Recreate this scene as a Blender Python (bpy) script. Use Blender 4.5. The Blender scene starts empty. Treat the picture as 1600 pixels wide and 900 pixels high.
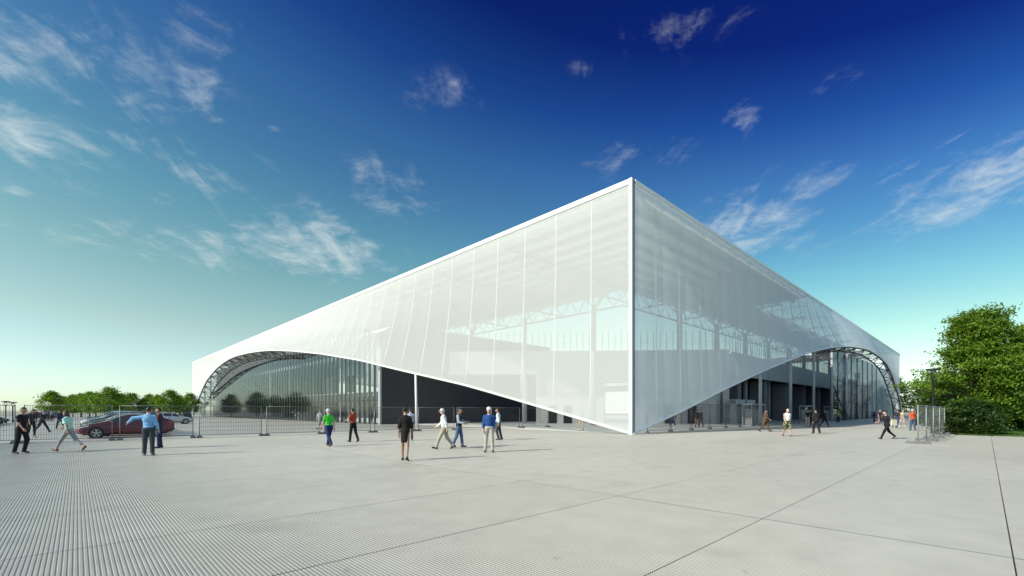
import bpy, math, random
import numpy as np
from mathutils import Vector, Matrix

S = bpy.context.scene
COL = S.collection
R = math.radians
rnd = random.Random(7)

# ------------------------------------------------------------------ camera
EYE, F = 1.65, 710.0
cam_d = bpy.data.cameras.new('camera')
cam = bpy.data.objects.new('camera', cam_d); COL.objects.link(cam)
cam.location = (0, 0, EYE); cam.rotation_euler = (R(90), 0, 0)
cam_d.sensor_width = 36; cam_d.lens = 36 * F / 1600; cam_d.shift_y = 192 / 1600
cam_d.clip_start = 0.1; cam_d.clip_end = 6000
S.camera = cam

# stadium frame: local x runs along the shaded front, local y along the sunlit front
CX, CY = 8.4, 31.7
ANG = math.atan2(0.6918, 0.7221)
DR = (math.cos(ANG), math.sin(ANG)); DL = (-math.sin(ANG), math.cos(ANG))
def W(v, u, z=0.0):
    return Vector((CX + v * DR[0] + u * DL[0], CY + v * DR[1] + u * DL[1], z))
def G(px, py, z=0.0):
    y = (EYE - z) * F / (py - 642.0)
    return Vector(((px - 800) / F * y, y, z))
def D(px, y, z=0.0):
    return Vector(((px - 800) / F * y, y, z))

# ------------------------------------------------------------------ materials
def new_mat(name):
    m = bpy.data.materials.new(name); m.use_nodes = True
    nt = m.node_tree; nt.nodes.clear()
    out = nt.nodes.new('ShaderNodeOutputMaterial')
    return m, nt, out
def bsdf(name, col, rough=0.6, metal=0.0, var=0.0, scale=3.0, bump=0.0, bscale=40.0, coat=0.0, spec=0.5, var_col=None):
    m, nt, out = new_mat(name)
    b = nt.nodes.new('ShaderNodeBsdfPrincipled')
    b.inputs['Roughness'].default_value = rough; b.inputs['Metallic'].default_value = metal
    b.inputs['Coat Weight'].default_value = coat; b.inputs['Specular IOR Level'].default_value = spec
    nt.links.new(b.outputs[0], out.inputs[0])
    tc = nt.nodes.new('ShaderNodeTexCoord')
    if var > 0:
        n = nt.nodes.new('ShaderNodeTexNoise'); n.inputs['Scale'].default_value = scale; n.inputs['Detail'].default_value = 6
        nt.links.new(tc.outputs['Object'], n.inputs['Vector'])
        r = nt.nodes.new('ShaderNodeValToRGB')
        c0 = [max(0, c * (1 - var)) for c in col]; c1 = [min(1, c * (1 + var)) for c in col]
        if var_col: c0 = list(col); c1 = list(var_col)
        r.color_ramp.elements[0].position = 0.3; r.color_ramp.elements[1].position = 0.7
        r.color_ramp.elements[0].color = (*c0, 1); r.color_ramp.elements[1].color = (*c1, 1)
        nt.links.new(n.outputs['Fac'], r.inputs[0]); nt.links.new(r.outputs[0], b.inputs['Base Color'])
    else:
        b.inputs['Base Color'].default_value = (*col, 1)
    if bump > 0:
        n2 = nt.nodes.new('ShaderNodeTexNoise'); n2.inputs['Scale'].default_value = bscale; n2.inputs['Detail'].default_value = 4
        nt.links.new(tc.outputs['Object'], n2.inputs['Vector'])
        bp = nt.nodes.new('ShaderNodeBump'); bp.inputs['Strength'].default_value = bump; bp.inputs['Distance'].default_value = 0.02
        nt.links.new(n2.outputs['Fac'], bp.inputs['Height']); nt.links.new(bp.outputs[0], b.inputs['Normal'])
    return m
def membrane_mat(name, opacity, trans, col):
    m, nt, out = new_mat(name)
    d = nt.nodes.new('ShaderNodeBsdfDiffuse'); t = nt.nodes.new('ShaderNodeBsdfTranslucent'); tr = nt.nodes.new('ShaderNodeBsdfTransparent')
    d.inputs[0].default_value = (*col, 1); t.inputs[0].default_value = (*col, 1)
    m1 = nt.nodes.new('ShaderNodeMixShader'); m1.inputs[0].default_value = trans
    nt.links.new(d.outputs[0], m1.inputs[1]); nt.links.new(t.outputs[0], m1.inputs[2])
    m2 = nt.nodes.new('ShaderNodeMixShader')
    # the woven cloth closes up towards grazing views: threads hide the holes
    lw = nt.nodes.new('ShaderNodeLayerWeight'); lw.inputs[0].default_value = 0.5
    mr = nt.nodes.new('ShaderNodeMapRange'); mr.inputs[1].default_value = 0.45; mr.inputs[2].default_value = 0.95
    mr.inputs[3].default_value = opacity; mr.inputs[4].default_value = min(0.97, opacity + 0.22)
    nt.links.new(lw.outputs['Facing'], mr.inputs[0]); nt.links.new(mr.outputs[0], m2.inputs[0])
    nt.links.new(tr.outputs[0], m2.inputs[1]); nt.links.new(m1.outputs[0], m2.inputs[2])
    nt.links.new(m2.outputs[0], out.inputs[0])
    return m
def glass_mat(name, tint, ior=1.7, base=0.05, rough=0.01):
    m, nt, out = new_mat(name)
    tr = nt.nodes.new('ShaderNodeBsdfTransparent'); tr.inputs[0].default_value = (*tint, 1)
    g = nt.nodes.new('ShaderNodeBsdfGlossy'); g.inputs['Roughness'].default_value = rough; g.inputs[0].default_value = (0.9, 0.95, 0.97, 1)
    lw = nt.nodes.new('ShaderNodeLayerWeight'); lw.inputs[0].default_value = 0.5
    fr = nt.nodes.new('ShaderNodeMath'); fr.operation = 'POWER'; fr.inputs[1].default_value = 5.0
    nt.links.new(lw.outputs['Facing'], fr.inputs[0])
    ad = nt.nodes.new('ShaderNodeMath'); ad.operation = 'MULTIPLY_ADD'; ad.use_clamp = True; ad.inputs[1].default_value = ior; ad.inputs[2].default_value = base
    nt.links.new(fr.outputs[0], ad.inputs[0])
    mx = nt.nodes.new('ShaderNodeMixShader'); nt.links.new(ad.outputs[0], mx.inputs[0])
    nt.links.new(tr.outputs[0], mx.inputs[1]); nt.links.new(g.outputs[0], mx.inputs[2]); nt.links.new(mx.outputs[0], out.inputs[0])
    return m
def leaf_mat(name, dark, light, scale=0.6, trans=0.4):
    m, nt, out = new_mat(name)
    tc = nt.nodes.new('ShaderNodeTexCoord'); n = nt.nodes.new('ShaderNodeTexNoise')
    n.inputs['Scale'].default_value = scale; n.inputs['Detail'].default_value = 8; n.inputs['Roughness'].default_value = 0.75
    nt.links.new(tc.outputs['Object'], n.inputs['Vector'])
    r = nt.nodes.new('ShaderNodeValToRGB'); r.color_ramp.elements[0].position = 0.35; r.color_ramp.elements[1].position = 0.65
    r.color_ramp.elements[0].color = (*dark, 1); r.color_ramp.elements[1].color = (*light, 1)
    nt.links.new(n.outputs['Fac'], r.inputs[0])
    d = nt.nodes.new('ShaderNodeBsdfDiffuse'); t = nt.nodes.new('ShaderNodeBsdfTranslucent')
    nt.links.new(r.outputs[0], d.inputs[0])
    ml = nt.nodes.new('ShaderNodeMixRGB'); ml.blend_type = 'MULTIPLY'; ml.inputs[0].default_value = 1; ml.inputs[2].default_value = (1.3, 1.5, 0.5, 1)
    nt.links.new(r.outputs[0], ml.inputs[1]); nt.links.new(ml.outputs[0], t.inputs[0])
    g = nt.nodes.new('ShaderNodeBsdfGlossy'); g.inputs['Roughness'].default_value = 0.5
    m1 = nt.nodes.new('ShaderNodeMixShader'); m1.inputs[0].default_value = trans
    nt.links.new(d.outputs[0], m1.inputs[1]); nt.links.new(t.outputs[0], m1.inputs[2])
    m2 = nt.nodes.new('ShaderNodeMixShader'); m2.inputs[0].default_value = 0.03
    nt.links.new(m1.outputs[0], m2.inputs[1]); nt.links.new(g.outputs[0], m2.inputs[2]); nt.links.new(m2.outputs[0], out.inputs[0])
    return m

M = {}
M['conc_rib'] = None
def concrete_mat(name, base, slab=True):
    """pale concrete: broad tone drift, slab to slab shifts, fine grit and a few stains"""
    m, nt, out = new_mat(name)
    b = nt.nodes.new('ShaderNodeBsdfPrincipled'); b.inputs['Roughness'].default_value = 0.45; b.inputs['Specular IOR Level'].default_value = 0.45
    nt.links.new(b.outputs[0], out.inputs[0])
    tc = nt.nodes.new('ShaderNodeTexCoord')
    def noise(s, det, w=0):
        n = nt.nodes.new('ShaderNodeTexNoise'); n.inputs['Scale'].default_value = s; n.inputs['Detail'].default_value = det
        nt.links.new(tc.outputs['Object'], n.inputs['Vector']); return n.outputs['Fac']
    def rng(x, a, c):
        r = nt.nodes.new('ShaderNodeMapRange'); r.inputs[1].default_value = 0.3; r.inputs[2].default_value = 0.7
        r.inputs[3].default_value = a; r.inputs[4].default_value = c; nt.links.new(x, r.inputs[0]); return r.outputs[0]
    def mul(x, y):
        q = nt.nodes.new('ShaderNodeMath'); q.operation = 'MULTIPLY'; nt.links.new(x, q.inputs[0]); nt.links.new(y, q.inputs[1]); return q.outputs[0]
    f = mul(rng(noise(0.12, 4), 0.93, 1.05), rng(noise(1.7, 8), 0.93, 1.06))
    f = mul(f, rng(noise(60, 3), 0.95, 1.05))
    sn = nt.nodes.new('ShaderNodeMapRange'); sn.inputs[1].default_value = 0.60; sn.inputs[2].default_value = 0.68; sn.inputs[3].default_value = 1.0; sn.inputs[4].default_value = 0.90
    nt.links.new(noise(0.55, 9), sn.inputs[0]); f = mul(f, sn.outputs[0])
    s2 = nt.nodes.new('ShaderNodeMapRange'); s2.inputs[1].default_value = 0.70; s2.inputs[2].default_value = 0.73; s2.inputs[3].default_value = 1.0; s2.inputs[4].default_value = 0.78
    nt.links.new(noise(3.1, 3), s2.inputs[0]); f = mul(f, s2.outputs[0])
    if slab:
        at = nt.nodes.new('ShaderNodeAttribute'); at.attribute_name = 'slab'
        f = mul(f, at.outputs['Fac'])
    mx = nt.nodes.new('ShaderNodeMixRGB'); mx.blend_type = 'MULTIPLY'; mx.inputs[0].default_value = 1
    mx.inputs[1].default_value = (*base, 1)
    cb = nt.nodes.new('ShaderNodeCombineXYZ')
    for i in range(3): nt.links.new(f, cb.inputs[i])
    nt.links.new(cb.outputs[0], mx.inputs[2]); nt.links.new(mx.outputs[0], b.inputs['Base Color'])
    bp = nt.nodes.new('ShaderNodeBump'); bp.inputs['Strength'].default_value = 0.08; bp.inputs['Distance'].default_value = 0.01
    nt.links.new(noise(90, 3), bp.inputs['Height']); nt.links.new(bp.outputs[0], b.inputs['Normal'])
    return m
M['conc_rib'] = concrete_mat('ribbed_concrete', (0.365, 0.354, 0.308))
M['conc_flat'] = concrete_mat('smooth_concrete', (0.385, 0.374, 0.325), slab=False)
M['pale_floor'] = concrete_mat('pale_floor', (0.74, 0.74, 0.71), slab=False)
M['seam'] = bsdf('seam_webbing', (0.66, 0.68, 0.66), 0.7, var=0.05, scale=2)
M['joint'] = bsdf('joint_dirt', (0.07, 0.065, 0.06), 0.95, var=0.3, scale=5)
M['earth'] = bsdf('dry_earth', (0.30, 0.31, 0.24), 0.95, var=0.25, scale=0.05)
M['lawn'] = bsdf('lawn_soil', (0.05, 0.09, 0.02), 0.95, var=0.35, scale=1.5)
M['blade'] = leaf_mat('grass_blade', (0.05, 0.12, 0.015), (0.11, 0.20, 0.03), 0.8, 0.3)
M['paint'] = bsdf('bay_paint', (0.75, 0.75, 0.72), 0.7, var=0.12, scale=4)
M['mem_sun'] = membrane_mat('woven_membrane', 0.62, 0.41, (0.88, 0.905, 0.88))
M['mem_shade'] = membrane_mat('woven_membrane_blue_shade', 0.66, 0.40, (0.89, 0.95, 0.97))  # same cloth, with the blue of sky-lit shade tinted into its colour
M['white_steel'] = bsdf('white_painted_steel', (0.82, 0.83, 0.81), 0.4, var=0.04, scale=2)
M['grey_steel'] = bsdf('grey_painted_steel', (0.36, 0.38, 0.40), 0.45, var=0.08, scale=2)
M['dark_steel'] = bsdf('dark_steel', (0.045, 0.05, 0.06), 0.45, var=0.15, scale=2)
M['galv'] = bsdf('galvanised_steel', (0.20, 0.205, 0.21), 0.5, 0.35, var=0.15, scale=6)
M['galv_pale'] = bsdf('pale_galvanised_steel', (0.34, 0.36, 0.37), 0.5, 0.3, var=0.1, scale=6)
M['wire'] = bsdf('fence_wire', (0.05, 0.053, 0.06), 0.6, 0.1)
M['roof'] = bsdf('roof_deck', (0.80, 0.81, 0.80), 0.7, var=0.06, scale=0.6)
M['end_wall'] = bsdf('charcoal_render', (0.035, 0.034, 0.042), 0.75, var=0.12, scale=0.5, bump=0.1)
M['purlin'] = bsdf('purlin_paint', (0.42, 0.44, 0.45), 0.6, var=0.06, scale=1)
M['bowl'] = bsdf('bowl_concrete', (0.45, 0.46, 0.46), 0.8, var=0.08, scale=0.8)
M['pier'] = bsdf('pier_concrete', (0.15, 0.155, 0.175), 0.8, var=0.1, scale=1.2)
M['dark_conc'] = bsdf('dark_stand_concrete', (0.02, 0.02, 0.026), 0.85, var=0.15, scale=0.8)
M['seat'] = bsdf('pale_seats', (0.36, 0.38, 0.38), 0.5, var=0.12, scale=1.2)
M['inner_white'] = bsdf('white_plaster', (0.72, 0.73, 0.71), 0.8, var=0.05, scale=0.7)
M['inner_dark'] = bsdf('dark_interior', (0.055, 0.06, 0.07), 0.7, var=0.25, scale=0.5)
M['ribbed_panel'] = bsdf('pale_metal_panel', (0.42, 0.45, 0.48), 0.45, 0.2, var=0.05, scale=1)
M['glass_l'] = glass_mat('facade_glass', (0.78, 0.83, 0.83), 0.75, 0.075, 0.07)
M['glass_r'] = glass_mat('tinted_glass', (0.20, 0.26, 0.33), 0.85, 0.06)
M['feet'] = bsdf('concrete_foot', (0.16, 0.16, 0.16), 0.9, var=0.25, scale=8, bump=0.3)
M['bark'] = bsdf('bark', (0.07, 0.05, 0.035), 0.95, var=0.3, scale=6, bump=0.5, bscale=15)
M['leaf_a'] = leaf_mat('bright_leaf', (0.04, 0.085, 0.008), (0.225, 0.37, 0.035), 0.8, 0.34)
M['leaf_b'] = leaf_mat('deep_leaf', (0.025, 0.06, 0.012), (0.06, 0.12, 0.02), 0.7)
M['leaf_c'] = leaf_mat('lime_leaf', (0.07, 0.13, 0.012), (0.24, 0.34, 0.03), 0.9)
M['lamp_black'] = bsdf('black_lamp_paint', (0.02, 0.02, 0.022), 0.4)
M['lens'] = bsdf('lamp_lens', (0.5, 0.5, 0.48), 0.3)

# ------------------------------------------------------------------ mesh builder
class MB:
    def __init__(s): s.v, s.f, s.m, s.s = [], [], [], []
    def add(s, vs, fs, mi=0, sm=False):
        o = len(s.v); s.v.extend([tuple(p) for p in vs])
        for f in fs: s.f.append([i + o for i in f]); s.m.append(mi); s.s.append(sm)
    def box(s, a, b, mi=0):
        x0, y0, z0 = a; x1, y1, z1 = b
        s.add([(x0,y0,z0),(x1,y0,z0),(x1,y1,z0),(x0,y1,z0),(x0,y0,z1),(x1,y0,z1),(x1,y1,z1),(x0,y1,z1)],
              [(3,2,1,0),(4,5,6,7),(0,1,5,4),(1,2,6,5),(2,3,7,6),(3,0,4,7)], mi)
    def beam(s, p, q, w, h, mi=0, up=(0,0,1)):
        p, q = Vector(p), Vector(q); d = (q - p)
        if d.length < 1e-6: return
        d.normalize(); up = Vector(up)
        if abs(d.dot(up)) > 0.98: up = Vector((1,0,0))
        a = d.cross(up).normalized() * (w/2); b = a.cross(d).normalized() * (h/2)
        vs = [p-a-b, p+a-b, p+a+b, p-a+b, q-a-b, q+a-b, q+a+b, q-a+b]
        s.add(vs, [(0,1,2,3),(7,6,5,4),(1,0,4,5),(2,1,5,6),(3,2,6,7),(0,3,7,4)], mi)
    def tube(s, p, q, r0, r1=None, n=8, mi=0, cap=True):
        s.path([p, q], [r0, r0 if r1 is None else r1], n, mi, cap)
    def path(s, pts, rs, n=8, mi=0, cap=True, sm=True):
        pts = [Vector(p) for p in pts]
        if not hasattr(rs, '__len__'): rs = [rs] * len(pts)
        ref = None; vs = []
        for i, p in enumerate(pts):
            d = (pts[min(i+1, len(pts)-1)] - pts[max(i-1, 0)])
            d = d.normalized() if d.length > 1e-9 else Vector((0,0,1))
            if ref is None: ref = Vector((0,0,1)) if abs(d.z) < 0.9 else Vector((1,0,0))
            a = d.cross(ref)
            if a.length < 1e-4: a = d.orthogonal()
            a.normalize(); b = d.cross(a).normalized()
            for k in range(n):
                t = 2*math.pi*k/n; vs.append(p + (a*math.cos(t) + b*math.sin(t)) * rs[i])
        fs = []
        for i in range(len(pts)-1):
            for k in range(n):
                k2 = (k+1) % n; fs.append((i*n+k, (i+1)*n+k, (i+1)*n+k2, i*n+k2))
        s.add(vs, fs, mi, sm)
        if cap:
            o = len(s.v) - len(vs)
            s.f.append([o+k for k in range(n)]); s.m.append(mi); s.s.append(False)
            o2 = len(s.v) - n
            s.f.append([o2+k for k in reversed(range(n))]); s.m.append(mi); s.s.append(False)
    def lathe(s, c, prof, n=16, mi=0):
        vs = []; fs = []
        for (r, z) in prof:
            for k in range(n):
                t = 2*math.pi*k/n; vs.append((c[0]+r*math.cos(t), c[1]+r*math.sin(t), c[2]+z))
        for i in range(len(prof)-1):
            for k in range(n):
                k2 = (k+1) % n; fs.append((i*n+k, i*n+k2, (i+1)*n+k2, (i+1)*n+k))
        s.add(vs, fs, mi, True)
    def build(s, name, mats, parent=None):
        me = bpy.data.meshes.new(name)
        me.from_pydata(s.v, [], s.f)
        if not isinstance(mats, (list, tuple)): mats = [mats]
        for m in mats: me.materials.append(m)
        if len(mats) > 1: me.polygons.foreach_set('material_index', s.m)
        me.polygons.foreach_set('use_smooth', s.s); me.update()
        return link(name, me, parent)
def link(name, me, parent=None):
    o = bpy.data.objects.new(name, me); COL.objects.link(o)
    if parent is not None: o.parent = parent
    return o
def np_mesh(name, verts, quads, mats, smooth=True, mi=None):
    me = bpy.data.meshes.new(name)
    verts = np.asarray(verts, np.float32); quads = np.asarray(quads, np.int32); k = quads.shape[1]
    me.vertices.add(len(verts)); me.vertices.foreach_set('co', verts.ravel())
    me.loops.add(quads.size); me.loops.foreach_set('vertex_index', quads.ravel())
    me.polygons.add(len(quads)); me.polygons.foreach_set('loop_start', np.arange(0, quads.size, k, dtype=np.int32))
    me.polygons.foreach_set('loop_total', np.full(len(quads), k, np.int32))
    me.polygons.foreach_set('use_smooth', np.full(len(quads), smooth, bool))
    if not isinstance(mats, (list, tuple)): mats = [mats]
    for m in mats: me.materials.append(m)
    if mi is not None: me.polygons.foreach_set('material_index', np.asarray(mi, np.int32))
    me.update(calc_edges=True); me.validate()
    return me
def tag(o, label=None, cat=None, group=None, kind=None):
    if label: o['label'] = label
    if cat: o['category'] = cat
    if group: o['group'] = group
    if kind: o['kind'] = kind
    return o
def thing(name, label, cat, loc=(0,0,0), rz=0.0, group=None):
    o = bpy.data.objects.new(name, None); COL.objects.link(o); o.empty_display_size = 0.2
    o.location = loc; o.rotation_euler = (0, 0, rz)
    return tag(o, label, cat, group)
KIDS = {}
def kids(o):
    return [c for c in COL.objects if c.parent == o]
def copy_tree(o, parent=None):
    c = o.copy(); COL.objects.link(c)
    if parent is not None: c.parent = parent
    for ch in kids(o): copy_tree(ch, c)
    return c
# ------------------------------------------------------------------ sky
SUN_H = (0.868, 0.496)                     # direction the light travels, on the ground
SUN_EL = R(31)
world = bpy.data.worlds.new('World'); S.world = world; world.use_nodes = True
nt = world.node_tree; nt.nodes.clear(); L = nt.links.new
def N(t, **k):
    n = nt.nodes.new(t)
    for a, b in k.items(): setattr(n, a, b)
    return n
def mth(op, a, b=None, c=None, clamp=False):
    n = N('ShaderNodeMath', operation=op, use_clamp=clamp)
    for i, x in enumerate((a, b, c)):
        if x is None: continue
        if isinstance(x, (int, float)): n.inputs[i].default_value = x
        else: L(x, n.inputs[i])
    return n.outputs[0]
def smooth(x, lo, hi, a=0.0, b=1.0):
    n = N('ShaderNodeMapRange', interpolation_type='SMOOTHSTEP')
    L(x, n.inputs[0]); n.inputs[1].default_value = lo; n.inputs[2].default_value = hi
    n.inputs[3].default_value = a; n.inputs[4].default_value = b
    return n.outputs[0]
out = N('ShaderNodeOutputWorld'); bg = N('ShaderNodeBackground'); bg.inputs[1].default_value = 0.10
L(bg.outputs[0], out.inputs[0])
sky = N('ShaderNodeTexSky', sky_type='NISHITA'); sky.sun_disc = False
sky.sun_elevation = SUN_EL; sky.sun_rotation = math.atan2(-SUN_H[0], -SUN_H[1])
sky.air_density = 1.0; sky.dust_density = 0.6; sky.ozone_density = 2.0; sky.altitude = 100
tc = N('ShaderNodeTexCoord'); sep = N('ShaderNodeSeparateXYZ'); L(tc.outputs['Generated'], sep.inputs[0])
zz = sep.outputs[2]
ramp = N('ShaderNodeValToRGB'); cr = ramp.color_ramp
SKY_RAMP = [(0.0, (.743, .915, 1.0)), (.05, (.777, .838, .778)), (.12, (.755, .775, .570)), (.2, (.60, .745, .53)), (.29, (.40, .665, .555)),
            (.38, (.265, .51, .565)), (.47, (.175, .385, .565)), (.56, (.064, .205, .485)), (.66, (.020, .064, .31)), (.745, (.016, .054, .29)), (.95, (.6, .8, 1.0))]  # last stop brightens the unseen zenith to add blue fill light
while len(cr.elements) < len(SKY_RAMP): cr.elements.new(0.5)
for e, (p, c) in zip(cr.elements, SKY_RAMP): e.position = p; e.color = (*c, 1)
L(mth('MULTIPLY', zz, mth('MULTIPLY_ADD', sep.outputs[0], 0.38, 1.0)), ramp.inputs[0])
tint = N('ShaderNodeMixRGB', blend_type='MULTIPLY'); tint.inputs[0].default_value = 1
L(sky.outputs[0], tint.inputs[1]); L(ramp.outputs[0], tint.inputs[2])
tint2 = N('ShaderNodeVectorMath', operation='SCALE'); tint2.inputs['Scale'].default_value = 2.0   # the ramp holds half values
L(tint.outputs[0], tint2.inputs[0])
# high thin clouds: streaks on a plane far overhead, gathered into a few drifts
den = mth('ADD', mth('MAXIMUM', zz, 0.0), 0.10)
cu = mth('DIVIDE', sep.outputs[0], den); cv = mth('DIVIDE', sep.outputs[1], den)
cb = N('ShaderNodeCombineXYZ'); L(cu, cb.inputs[0]); L(cv, cb.inputs[1])
def fbm(scale, stretch, rot, detail, rough, off, dist=0.0):
    mp = N('ShaderNodeMapping'); mp.inputs['Rotation'].default_value = (0, 0, rot); mp.inputs['Scale'].default_value = (stretch[0], stretch[1], 1)
    mp.inputs['Location'].default_value = off; L(cb.outputs[0], mp.inputs[0])
    n = N('ShaderNodeTexNoise'); n.inputs['Scale'].default_value = scale; n.inputs['Detail'].default_value = detail
    n.inputs['Roughness'].default_value = rough; n.inputs['Distortion'].default_value = dist
    L(mp.outputs[0], n.inputs['Vector']); return n.outputs['Fac']
streak = fbm(5.0, (1.0, 0.5), R(30), 14, 0.66, (3.1, 1.7, 0), 0.7)
puff = fbm(13.0, (0.7, 1.0), R(10), 12, 0.70, (7.7, 2.2, 0), 0.4)
tex = mth('ADD', mth('MULTIPLY', streak, 0.72), mth('MULTIPLY', puff, 0.28))
def dirpx(px, py):
    return Vector(((px - 800) / F, 1.0, (642 - py) / F)).normalized()
# drifts: a direction in the sky, how wide and high they spread, how dense
DRIFTS = [(70,75,95,60,.75), (20,205,110,42,1.0), (250,120,130,80,.55), (320,60,80,50,.6), (330,265,130,50,.5), (480,385,110,48,1.25),
          (300,385,150,40,.6), (110,365,90,25,.6), (585,383,35,12,1.0), (690,150,56,28,.5), (912,105,22,14,.5), (1100,30,130,34,.6),
          (1163,188,32,30,.95), (985,238,90,30,.5), (1170,350,130,42,1.2), (1260,290,70,30,.75), (1530,275,140,55,1.05), (1440,335,80,30,.9),
          (1340,118,60,18,.3), (15,298,28,12,.8), (205,222,32,12,.7), (415,205,50,22,.55), (610,295,100,40,.5), (5,100,50,25,.8), (170,300,120,60,.35)]
mask = None
for (px, py, wx, wy, a) in DRIFTS:
    c = dirpx(px, py); hx = Vector((c.y, -c.x, 0)).normalized(); vx = hx.cross(c)
    if vx.z < 0: vx = -vx
    k = 1.0 / Vector(((px - 800) / F, 1.0, (642 - py) / F)).length / F
    wx2, wy2 = wx * k * 0.95, wy * k * 1.0
    d1 = N('ShaderNodeVectorMath', operation='DOT_PRODUCT'); L(tc.outputs['Generated'], d1.inputs[0]); d1.inputs[1].default_value = hx / wx2
    d2 = N('ShaderNodeVectorMath', operation='DOT_PRODUCT'); L(tc.outputs['Generated'], d2.inputs[0]); d2.inputs[1].default_value = vx / wy2
    d3 = N('ShaderNodeVectorMath', operation='DOT_PRODUCT'); L(tc.outputs['Generated'], d3.inputs[0]); d3.inputs[1].default_value = c
    s1 = mth('SUBTRACT', d1.outputs['Value'], c.dot(hx) / wx2); s2 = mth('SUBTRACT', d2.outputs['Value'], c.dot(vx) / wy2)
    r2 = mth('ADD', mth('MULTIPLY', s1, s1), mth('MULTIPLY', s2, s2))
    g = mth('MULTIPLY', mth('EXPONENT', mth('MULTIPLY', r2, -1.0)), a)
    g = mth('MULTIPLY', g, mth('GREATER_THAN', d3.outputs['Value'], 0.0))
    mask = g if mask is None else mth('MAXIMUM', mask, g)
dens = mth('ADD', tex, mth('MULTIPLY', mask, 0.20))
dens = smooth(dens, 0.555, 0.95, 0.0, 0.95)
dens = mth('MULTIPLY', dens, smooth(zz, 0.02, 0.16))
dens = mth('MULTIPLY', dens, smooth(mask, 0.02, 0.25))
cm = N('ShaderNodeMixRGB'); L(dens, cm.inputs[0]); L(tint2.outputs[0], cm.inputs[1]); cm.inputs[2].default_value = (6.8, 7.5, 7.6, 1)
# unseen bright cloud haze added behind the viewer as fill for the right front
rear_fill = mth('MULTIPLY', smooth(mth('MULTIPLY', sep.outputs[1], -1.0), 0.0, 0.55), mth('MULTIPLY_ADD', streak, 0.8, 0.25))
cm2 = N('ShaderNodeMixRGB'); L(rear_fill, cm2.inputs[0]); L(cm.outputs[0], cm2.inputs[1]); cm2.inputs[2].default_value = (5.6, 7.7, 9.4, 1)
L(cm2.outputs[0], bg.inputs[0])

sd = bpy.data.lights.new('sun', 'SUN'); sd.energy = 5.0; sd.angle = R(0.53); sd.color = (1.0, 0.94, 0.81)
so = bpy.data.objects.new('sun', sd); COL.objects.link(so)
tv = Vector((SUN_H[0] * math.cos(SUN_EL), SUN_H[1] * math.cos(SUN_EL), -math.sin(SUN_EL)))
so.rotation_euler = tv.to_track_quat('-Z', 'Y').to_euler(); so.location = (-60, -40, 60)
S.view_settings.view_transform = 'Standard'; S.view_settings.look = 'None'; S.view_settings.exposure = 0.1; S.view_settings.gamma = 1
S.view_settings.use_curve_mapping = False
S.render.engine = 'CYCLES'
S.cycles.use_denoising = True
S.cycles.max_bounces = 8; S.cycles.transparent_max_bounces = 16; S.cycles.diffuse_bounces = 4; S.cycles.glossy_bounces = 3
S.cycles.caustics_reflective = False; S.cycles.caustics_refractive = False

# ------------------------------------------------------------------ ground
def struct(name, vs, fs, mat, world_frame=False):
    mb = MB(); mb.add(vs, fs); o = mb.build(name, mat)
    if not world_frame: o.location = (CX, CY, 0); o.rotation_euler = (0, 0, ANG)
    o['kind'] = 'structure'; return o
def rects(name, rs, z, mat):
    vs = []; fs = []
    for (v0, v1, u0, u1) in rs:
        n = len(vs); vs += [(v0,u0,z),(v1,u0,z),(v1,u1,z),(v0,u1,z)]; fs.append((n,n+1,n+2,n+3))
    return struct(name, vs, fs, mat)
struct('ground', [(-3000,-3000,-.06),(3000,-3000,-.06),(3000,3000,-.06),(-3000,3000,-.06)], [(0,1,2,3)], M['earth'], True)
rects('joint_bed', [(-42, 40, -28, 18)], -0.022, M['joint'])
rects('pavement', [(-160, 150, 18, 220), (40, 150, -28, 18), (-160, -42, -28, 18), (-160, 40, -90, -28)], -0.002, M['conc_flat'])
# ribbed slabs: every rib is real, rows of slabs between the joints
def ribbed():
    per, dep = 0.042, 0.0062
    prof = []
    breaks = [-42 + 0.001] + [-20.4 + 15.24 * k for k in range(0, 4)] + [40.0]
    breaks = sorted(b for b in breaks if -42 <= b <= 40)
    pieces = []
    for a, b in zip(breaks[:-1], breaks[1:]):
        n = int((b - a - 0.012) / per)
        k = np.arange(n)[:, None] * per + a + 0.001
        xs = (k + np.array([0, 0.021, 0.026, 0.037])[None]).ravel()
        zs = np.tile(np.array([0, 0, -dep, -dep]), n)
        e_ = a + 0.001 + n * per
        xs = np.append(xs, [e_, max(e_ + .002, b - 0.001)]); zs = np.append(zs, [0.0, 0.0])
        pieces.append((xs, zs))
    rows = [-17.29 + 2.58 * k for k in range(-4, 14)]
    rows[-1] = 18.0
    V = []; Q = []; T = []; base = 0
    rg = np.random.default_rng(3)
    for r0, r1 in zip(rows[:-1], rows[1:]):
        for xs, zs in pieces:
            n = len(xs); tone = 1 + rg.uniform(-0.035, 0.035); dz = rg.uniform(-0.0015, 0.0)
            edge = 0.014
            a = np.stack([xs, np.full(n, r0 + edge * .5), zs + dz], 1); b = np.stack([xs, np.full(n, r1 - edge * .5), zs + dz], 1)
            V += [a, b]
            i = np.arange(n - 1)
            Q.append(np.stack([base + i, base + i + 1, base + n + i + 1, base + n + i], 1))
            T.append(np.full(2 * n, tone, np.float32)); base += 2 * n
    me = np_mesh('ribbed_plaza', np.concatenate(V), np.concatenate(Q), M['conc_rib'], smooth=False)
    at = me.attributes.new('slab', 'FLOAT', 'POINT'); at.data.foreach_set('value', np.concatenate(T))
    o = link('ribbed_plaza', me); o.location = (CX, CY, 0); o.rotation_euler = (0, 0, ANG); o['kind'] = 'structure'
ribbed()
rects('bounce_floor', [(0.7, 34, 0.7, 34)], 0.004, M['pale_floor'])  # pale sheet added to bounce sunlight up to the roof and right mesh
rects('lawn', [(15.5, 160, -90, -15.6)], 0.012, M['lawn'])

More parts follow.
